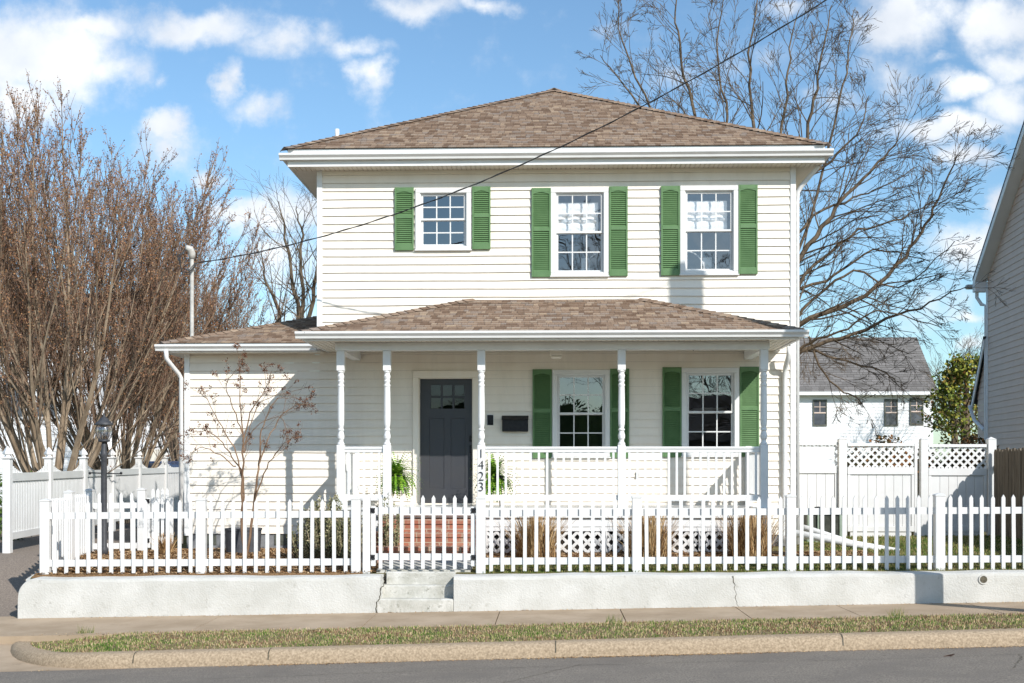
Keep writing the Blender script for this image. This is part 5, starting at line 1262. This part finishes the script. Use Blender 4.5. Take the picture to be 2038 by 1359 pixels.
# low weeds
rng = random.Random(7)
for px, Y, lab in ((172,14.75,'green grass tuft sprouting at the sidewalk edge, left end'),(1785,14.75,'green grass tuft sprouting at the sidewalk edge, right end'),(1222,14.72,'small green weed at a sidewalk joint near the middle')):
    g = at_ground(px, Y, street); m = MB()
    for k in range(46):
        b = g+Vector((rng.uniform(-.09,.09), rng.uniform(-.04,.04), .0)); t = b+Vector((rng.uniform(-.05,.05), rng.uniform(-.04,.04), rng.uniform(.05,.13))); n0 = len(m.v); m.v += [(b.x-.003,b.y,b.z),(b.x+.003,b.y,b.z),tuple(t)]; m.f.append((n0,n0+1,n0+2))
    o = m.build('grass_tuft', M['yardblades'], None, org=g); tag(o, lab, 'weed', 'tufts at the sidewalk edge')
# hedge glimpse at far left
g = Vector((PX(-20,22.5),22.5,.5)); m = MB(); rng = random.Random(12)
for k in range(2600): 
    p = g+Vector((rng.uniform(-.7,.55), rng.uniform(-.8,.8), rng.uniform(0,1.25))); leafquad(m, p, rng.uniform(.03,.06), rng, 1.3)
hd = m.build('hedge', M['hedge'], None, org=g); tag(hd, 'green hedge at the left edge beyond the scalloped fence', 'hedge')

# ------------------------------------------------------------------ utility pole (right, out of frame; its shadow falls across fence and house) and service wire
px_, py_ = 3.45+SA*(17.95-14.75), 14.75; ztp = 9.22
up_ = thing('utility_pole', (px_, py_, 0), 'wooden utility pole on the verge at the right', 'utility pole')
m = MB(); m.tube([(px_,py_,-.2),(px_,py_,4),(px_,py_,ztp)], [.15,.14,.115], 14); m.build('pole', M['polewood'], up_, smooth=True)
m = MB(); m.lathe(px_-.02, py_+.28, [(.02,ztp-1.0),(.17,ztp-.98),(.19,ztp-.9),(.19,ztp-.35),(.15,ztp-.28),(.02,ztp-.26)], 16); m.build('transformer', M['steel'], up_, smooth=True)
A = Vector((mx+.08, 20.12, mzt-.10)); B = Vector((px_, py_, 9.05)); pts = []
for i in range(41):
    t = i/40; p = A.lerp(B, t); p.z -= 4*.85*t*(1-t); pts.append(p)
wr = MB(); wr.tube(pts, .0075, 6); 
tw_ = [p+Vector((0, .016*math.cos(i*1.3), .016*math.sin(i*1.3)-.004)) for i, p in enumerate(pts)]
fine = []
for i in range(len(pts)-1):
    for k in range(6): 
        t = k/6; a = (i+t)*3.0; q = pts[i].lerp(pts[i+1], t); fine.append(q+Vector((0, .009*math.cos(a), .009*math.sin(a))))
wr.tube(fine, .006, 5)
wo_ = wr.build('service_wire', M['wire'], None, smooth=True, org=tuple(A)); tag(wo_, 'black twisted service wire sagging from the roof mast up to the right', 'wire')

# ------------------------------------------------------------------ neighbours
nb = thing('neighbour_house', (11, 28, .6), 'grey sided neighbouring house at the right edge with a steep gable', 'house')
Yc = 34.0; Xc = PX(1966, Yc); dv = Vector((-.075, -1, 0)).normalized(); out = Vector((-1, .075, 0)).normalized()
def NP(s, z, o=0): p = Vector((Xc, Yc, 0))+dv*s+out*o; return Vector((p.x, p.y, z))
ez = PZ(1955, 556, Yc)+.1; rise = .64; LN = 13.0
m = MB(); z = .5; lap = .16
while z < 12:
    zt = z+lap
    def lim(zz):
        if zz <= ez: return 0, LN
        s = (zz-ez)/rise; return s, LN-s
    a0, a1 = lim(z); b0, b1 = lim(zt)
    if a1-a0 < .05: break
    if b1 < b0: b0 = b1 = LN/2
    m.quad(NP(a0,z,.018), NP(a1,z,.018), NP(b1,zt,.002), NP(b0,zt,.002)); m.quad(NP(a0,z,0), NP(a1,z,0), NP(a1,z,.018), NP(a0,z,.018)); z = zt
m.build('wall', M['greysiding'], nb)
rb = Vector((1, -.075, 0)).normalized()
m = MB(); m.quad(NP(0,.5), NP(0,.5)+rb*8, NP(0,ez)+rb*8, NP(0,ez)); m.quad(NP(LN,.5), NP(LN,.5)+rb*8, NP(LN,ez)+rb*8, NP(LN,ez)); m.build('rear_wall', M['greysiding'], nb)
m = MB(); oh = .32
for s0, s1 in ((-oh, LN/2), (LN+oh, LN/2)):
    z0_, z1_ = ez-oh*rise+.12, ez+LN/2*rise+.12
    a, b = NP(s0, z0_, oh), NP(s1, z1_, oh); c, d = b+rb*9, a+rb*9; t = Vector((0,0,.06)); m.hexa([a,b,c,d,a+t,b+t,c+t,d+t])
m.build('roof', M['darkroof'], nb)
m = MB()
for s0, s1 in ((-oh+.02, LN/2), (LN+oh-.02, LN/2)):
    z0_, z1_ = ez-oh*rise+.12, ez+LN/2*rise+.12
    a, b = NP(s0, z0_, oh-.005), NP(s1, z1_, oh-.005); u = Vector((0,0,-.20)); i_ = -out*.025; m.hexa([a+u,b+u,b+u+i_,a+u+i_,a-Vector((0,0,.002)),b-Vector((0,0,.002)),b+i_-Vector((0,0,.002)),a+i_-Vector((0,0,.002))])
    a2, b2 = NP(s0, z0_-.19, oh-.03), NP(s1, z1_-.19, oh-.03); w_ = -out*(oh-.03); m.hexa([a2,b2,b2+w_,a2+w_,a2+Vector((0,0,.02)),b2+Vector((0,0,.02)),b2+w_+Vector((0,0,.02)),a2+w_+Vector((0,0,.02))])
m.build('rake_board', M['siding_far'], nb)
m = MB(); p = NP(-.05, ez-.25, .30); m.bbox(p.x-.03, p.x+.32, p.y-.02, p.y+.18, ez-.42, ez-.16, .01); m.build('eave_return', M['siding_far'], nb)
m = MB(); p = NP(-.35, ez-.2, .42); m.bbox(p.x-.05, p.x+.3, p.y-.05, p.y+.12, ez-.30, ez-.18, .02); m.build('gutter', M['steel'], nb)
m = MB(); c0 = NP(-.25, ez-.3, .22); c1 = NP(-.05, ez-.8, .03); m.tube([c0, c0+Vector((0,0,-.25)), c0.lerp(c1,.5)+Vector((0,0,-.2)), c1, Vector((c1.x, c1.y, .6))], .05, 8); m.build('downspout', M['siding_far'], nb)
m = MB(); a = NP(-.02,.5,.02); m.bbox(a.x-.02, a.x+.10, a.y-.10, a.y+.02, .5, ez-.2, .01); m.build('corner_board', M['siding_far'], nb)
# lower rear addition, continuing the same wall backwards
m = MB(); za = PZ(1951, 785, 35.0); z = .5
while z < za+1.2:
    zt = z+.16; sb = 1.0 if z < za else max(.0, 1.0-(z-za)/1.3); st_ = 1.0 if zt < za else max(.0, 1.0-(zt-za)/1.3)
    m.quad(NP(-sb,z,.016), NP(-.1,z,.016), NP(-.1,zt,.002), NP(-st_,zt,.002)); z = zt
m.build('addition_wall', M['greysiding'], nb)
m = MB(); a = NP(-1.3, za-.25, .12); b = NP(0, za+1.45, .12); t = Vector((0,0,.05)); e = rb*5; m.hexa([a,b,b+e,a+e,a+t,b+t,b+e+t,a+e+t]); m.build('addition_roof', M['darkroof'], nb)
m = MB(); u = Vector((0,0,-.2)); i_ = -out*.03; a = NP(-1.28, za-.25, .118); b = NP(0, za+1.42, .118); m.hexa([a+u,b+u,b+u+i_,a+u+i_,a,b,b+i_,a+i_]); p = NP(-1.3, za-.3, .15); m.tube([p, NP(-1.0, za-.7, .1), NP(-.15, za-1.0, .06)], .05, 8); m.build('addition_gutter', M['siding_far'], nb)

def simple_siding(mb, x0, x1, Y, z0, z1, lap=.16):
    z = z0
    while z < z1: zt = min(z1, z+lap); mb.quad((x0,Y-.018,z),(x1,Y-.018,z),(x1,Y,zt),(x0,Y,zt)); mb.quad((x0,Y,z),(x1,Y,z),(x1,Y-.018,z),(x0,Y-.018,z)); z = zt
# grey roofed house behind
Yg = 62.0; gh = thing('far_house', (PX(1750,Yg), Yg, .6), 'white house with a large grey shingle roof behind the bare tree', 'house')
gx1 = PX(1857, Yg); gx0 = PX(1380, Yg); gez = PZ(1857, 783, Yg)
m = MB(); simple_siding(m, gx0, gx1, Yg, .3, gez); m.quad((gx1,Yg,.3),(gx1,Yg+6.4,.3),(gx1,Yg+6.4,gez),(gx1,Yg,gez)); m.tri((gx1,Yg,gez),(gx1,Yg+6.4,gez),(gx1,Yg+3.2,PZ(1823,674,Yg+3.2))); m.build('wall', M['siding_far'], gh)
m = MB(); rx1 = PX(1867, Yg-.4); e0 = Vector((rx1, Yg-.4, PZ(1867,779,Yg-.4))); r1 = Vector((rx1, Yg+3.2, PZ(1823,671,Yg+3.2))); e1 = Vector((gx0-.4, Yg-.4, e0.z)); r0 = Vector((gx0-.4, Yg+3.2, r1.z))
roof_plane(m, e1, e0, r0, r1, .2, .02); roof_plane(m, (e0.x,Yg+6.8,e0.z), (e1.x,Yg+6.8,e1.z), r1, r0, .2, .02)
M['shingle_grey'] = shingle_mat('grey_shingle_tabs', [(0,(.15,.14,.132)),(.5,(.185,.173,.163)),(1,(.22,.205,.195))], .2, .3)
m.build('roof', M['shingle_grey'], gh)
m = MB(); m.box(gx0-.4, rx1, Yg-.46, Yg-.38, e0.z-.16, e0.z+.0); m.box(gx0-.4, rx1, Yg-.38, Yg, e0.z-.16, e0.z-.12); m.build('fascia', M['siding_far'], gh)
m = MB(); c = PW(1712, 762, Yg+1.0); m.tube([c-Vector((0,0,.5)), c+Vector((0,0,.45))], .05, 8); m.build('vent_pipe', M['siding_far'], gh)
for l, r, t, b in ((1620,1643,798,845),(1762,1784,797,845),(1812.5,1835,795,843)):
    x0, x1 = PX(l,Yg), PX(r,Yg); z1 = PZ((l+r)/2,t,Yg); z0 = PZ((l+r)/2,b,Yg)
    m = MB(); m.box(x0-.06,x1+.06,Yg-.06,Yg-.02,z1,z1+.07); m.box(x0-.06,x1+.06,Yg-.06,Yg-.02,z0-.07,z0); m.box(x0-.06,x0,Yg-.06,Yg-.02,z0,z1); m.box(x1,x1+.06,Yg-.06,Yg-.02,z0,z1); zm = (z0+z1)/2
    w_ = m.build('window', M['grille'], gh)
    m = MB(); m.quad((x0,Yg-.03,z0),(x1,Yg-.03,z0),(x1,Yg-.03,z1),(x0,Yg-.03,z1)); m.build('pane', M['window_dark'], w_)
    m = MB(); m.box(x0,x1,Yg-.055,Yg-.035,zm-.03,zm+.03); m.box((x0+x1)/2-.015,(x0+x1)/2+.015,Yg-.05,Yg-.036,zm+.03,z1); m.box(x0,(x0+x1)/2-.015,Yg-.05,Yg-.036,(zm+z1)/2-.015,(zm+z1)/2+.015); m.box((x0+x1)/2+.015,x1,Yg-.05,Yg-.036,(zm+z1)/2-.015,(zm+z1)/2+.015); m.build('muntin', M['greysiding'], w_)
# white house behind the left trees
Yh = 44.0; lh = thing('far_house', (PX(60,Yh), Yh, .6), 'white sided house showing through the rusty trees at the left', 'house')
m = MB(); x0, x1 = PX(-260,Yh), PX(175,Yh); z1 = PZ(60,672,Yh); simple_siding(m, x0, x1, Yh, .2, z1, .2); m.quad((x1,Yh,.2),(x1,Yh+9,.2),(x1,Yh+9,z1),(x1,Yh,z1))
x2, x3, z3 = PX(176,Yh+2), PX(520,Yh+2), PZ(300,800,Yh+2); simple_siding(m, x2, x3, Yh+2, .2, z3, .2); m.build('wall', M['siding_far'], lh)
m = MB(); roof_plane(m, (x0-.3,Yh-.4,z1), (x1+.3,Yh-.4,z1), (x0-.3,Yh+4.5,z1+2.2), (x1+.3,Yh+4.5,z1+2.2), .2, .02); roof_plane(m, (x2,Yh+1.6,z3), (x3+.3,Yh+1.6,z3), (x2,Yh+6,z3+1.6), (x3,Yh+6,z3+1.6), .2, .02); m.build('roof', M['shingle_grey'], lh)
for px in (30, 95): 
    a = PX(px,Yh); zc = PZ(px,790,Yh); m = MB(); m.box(a-.45,a+.45,Yh-.06,Yh-.02,zc-.8,zc+.8); w_ = m.build('window', M['siding_far'], lh); m = MB(); m.box(a-.36,a+.36,Yh-.064,Yh-.058,zc-.7,zc+.7); m.build('pane', M['window_dark'], w_)
a = PX(255,Yh+2); m = MB(); m.box(a-1.3,a+1.3,Yh+1.94,Yh+1.98,.3,2.5); m.build('garage_door', M['soffit'], lh)
# blue car behind the scalloped fence
cx, cy = PX(306, 36), 36.0; car = thing('parked_car', (cx, cy, .55), 'dark blue car parked beyond the scalloped fence', 'car')
def section(m, st):
    prev = None
    for (y, hw, zb_, zs, zr, rw) in st:
        r = [(-hw,zb_),(-hw,zs),(-rw,zr-.06),(-rw+.12,zr),(rw-.12,zr),(rw,zr-.06),(hw,zs),(hw,zb_)]; ids = []
        for x, z in r: ids.append(len(m.v)); m.v.append((cx+x, cy+y, .55+z))
        if prev:
            for i in range(8): j = (i+1) % 8; m.f.append((prev[i], prev[j], ids[j], ids[i]))
        else: m.f.append(tuple(reversed(ids)))
        prev = ids
    m.f.append(tuple(prev))
m = MB(); section(m, [(-2.25,.72,.30,.55,.72,.60),(-2.1,.84,.22,.68,.80,.70),(-1.2,.88,.2,.82,.96,.72),(-1.0,.88,.2,.84,1.0,.74),(1.7,.88,.2,.86,1.02,.74),(2.2,.82,.25,.75,.95,.7)]); m.build('body', M['blue'], car, smooth=False)
m = MB(); section(m, [(-1.1,.76,.95,.96,1.0,.70),(-.35,.74,.96,1.0,1.46,.58),(.9,.74,.96,1.0,1.48,.58),(1.75,.74,.96,1.0,1.05,.66)]); m.build('cabin', M['blue'], car)
m = MB(); m.quad((cx-.64,cy-1.06,1.58),(cx+.64,cy-1.06,1.58),(cx+.54,cy-.42,1.97),(cx-.54,cy-.42,1.97)); m.build('windscreen', M['window_dark'], car)
for sx in (-1,1):
    for yy in (-1.45,1.4): m = MB(); m.tube([(cx+sx*.78,cy+yy,.86),(cx+sx*.92,cy+yy,.86)], .32, 18); m.build('wheel', M['tyre'], car)
    m = MB(); m.bbox(cx+sx*.6-.14,cx+sx*.6+.14,cy-2.28,cy-2.2,1.10,1.24,.02); m.build('headlight', M['porcelain'], car)

# trees across the street, mirrored in the windows
def copy_tree(src, loc, label, sc_=1, rz=0):
    r = src.copy(); C.objects.link(r); r.location = loc; r.rotation_euler = (0,0,rz); r.scale = (sc_,)*3; r['label'] = label
    for ch in src.children:
        c = ch.copy(); C.objects.link(c); c.parent = r
    return r
copy_tree(bt, (2.4, -10, 0), 'leafless street tree across the road, mirrored in the lower window', .9, 1.2)
copy_tree(bt, (9.5, -16, 0), 'second leafless tree across the road behind the camera', .9, 2.9)

ah = thing('added_house_across', (15, -16, 0), 'low dark brick house across the road, added unseen to darken the window reflections', 'house')  # added behind the camera as a dark backdrop for the window reflections
m = MB(); m.box(5.3, 26, -26, -15, -.3, 3.0); m.build('wall', M['oldwood'], ah)
m = MB(); roof_plane(m, (26.5,-14.5,3.0), (4.8,-14.5,3.0), (26.5,-20.5,5.4), (4.8,-20.5,5.4), .2, .02); roof_plane(m, (4.8,-26.5,3.0), (26.5,-26.5,3.0), (4.8,-20.5,5.4), (26.5,-20.5,5.4), .2, .02); m.build('roof', M['darkroof'], ah)
for x in (8, 13, 18): m = MB(); m.bbox(x-.5, x+.5, -15.0, -14.94, .9, 2.3, .01); m.build('window', M['window_dark'], ah)

g = Vector((-6, -14, 0)); m = MB(); rng = random.Random(19)  # leaf mass added behind the camera to block bright sky mirrored in the panes
for k in range(23):
    x = -18+k; tp = 4.1+.7*math.sin((x+.5)*1.1)+.4*math.sin((x+.5)*2.9)-.25; m.box(x, x+1.0, -14.7+.1*(k%3), -13.4-.1*(k%2), 0, tp)
for k in range(26000):
    p = Vector((rng.uniform(-18, 5.0), rng.uniform(-15.2,-12.8), 0)); top = 4.1+.7*math.sin(p.x*1.1)+.4*math.sin(p.x*2.9); p.z = rng.uniform(0, top); leafquad(m, p, rng.uniform(.06,.12), rng, 1.2)
hh = m.build('hedge', M['hedge'], None, org=g); tag(hh, 'tall dark evergreen hedge across the road, added unseen to darken the lower window reflections', 'hedge')

g = Vector((PX(1820, 25.5), 25.5, .5)); m = MB(); rng = random.Random(91); x0, x1 = PX(1690, 25.5), PX(1985, 25.5)
for k in range(9000):
    x = rng.uniform(x0, x1); top = 1.75+.16*math.sin(x*3.1)+.1*math.sin(x*7.7); p = Vector((x, 25.5+rng.uniform(-.35,.5), .5+rng.uniform(0, top))); leafquad(m, p, rng.uniform(.03,.07), rng, 1.3)
k = 0; x = x0
while x < x1: m.box(x, min(x1, x+.4), 25.4+.05*(k%2), 25.85, .4, 2.02+.08*math.sin(x*3.1)); x += .4; k += 1
M['shrubrow'] = island('rust_shrub_leaves', [(0,(.03,.03,.015)),(.5,(.07,.06,.025)),(.8,(.20,.09,.03)),(1,(.30,.13,.045))], .8, (1.4,.5))
o = m.build('shrub_row', M['shrubrow'], None, org=g); tag(o, 'low dark row of rusty-leaved shrubs showing through the lattice fence', 'hedge')
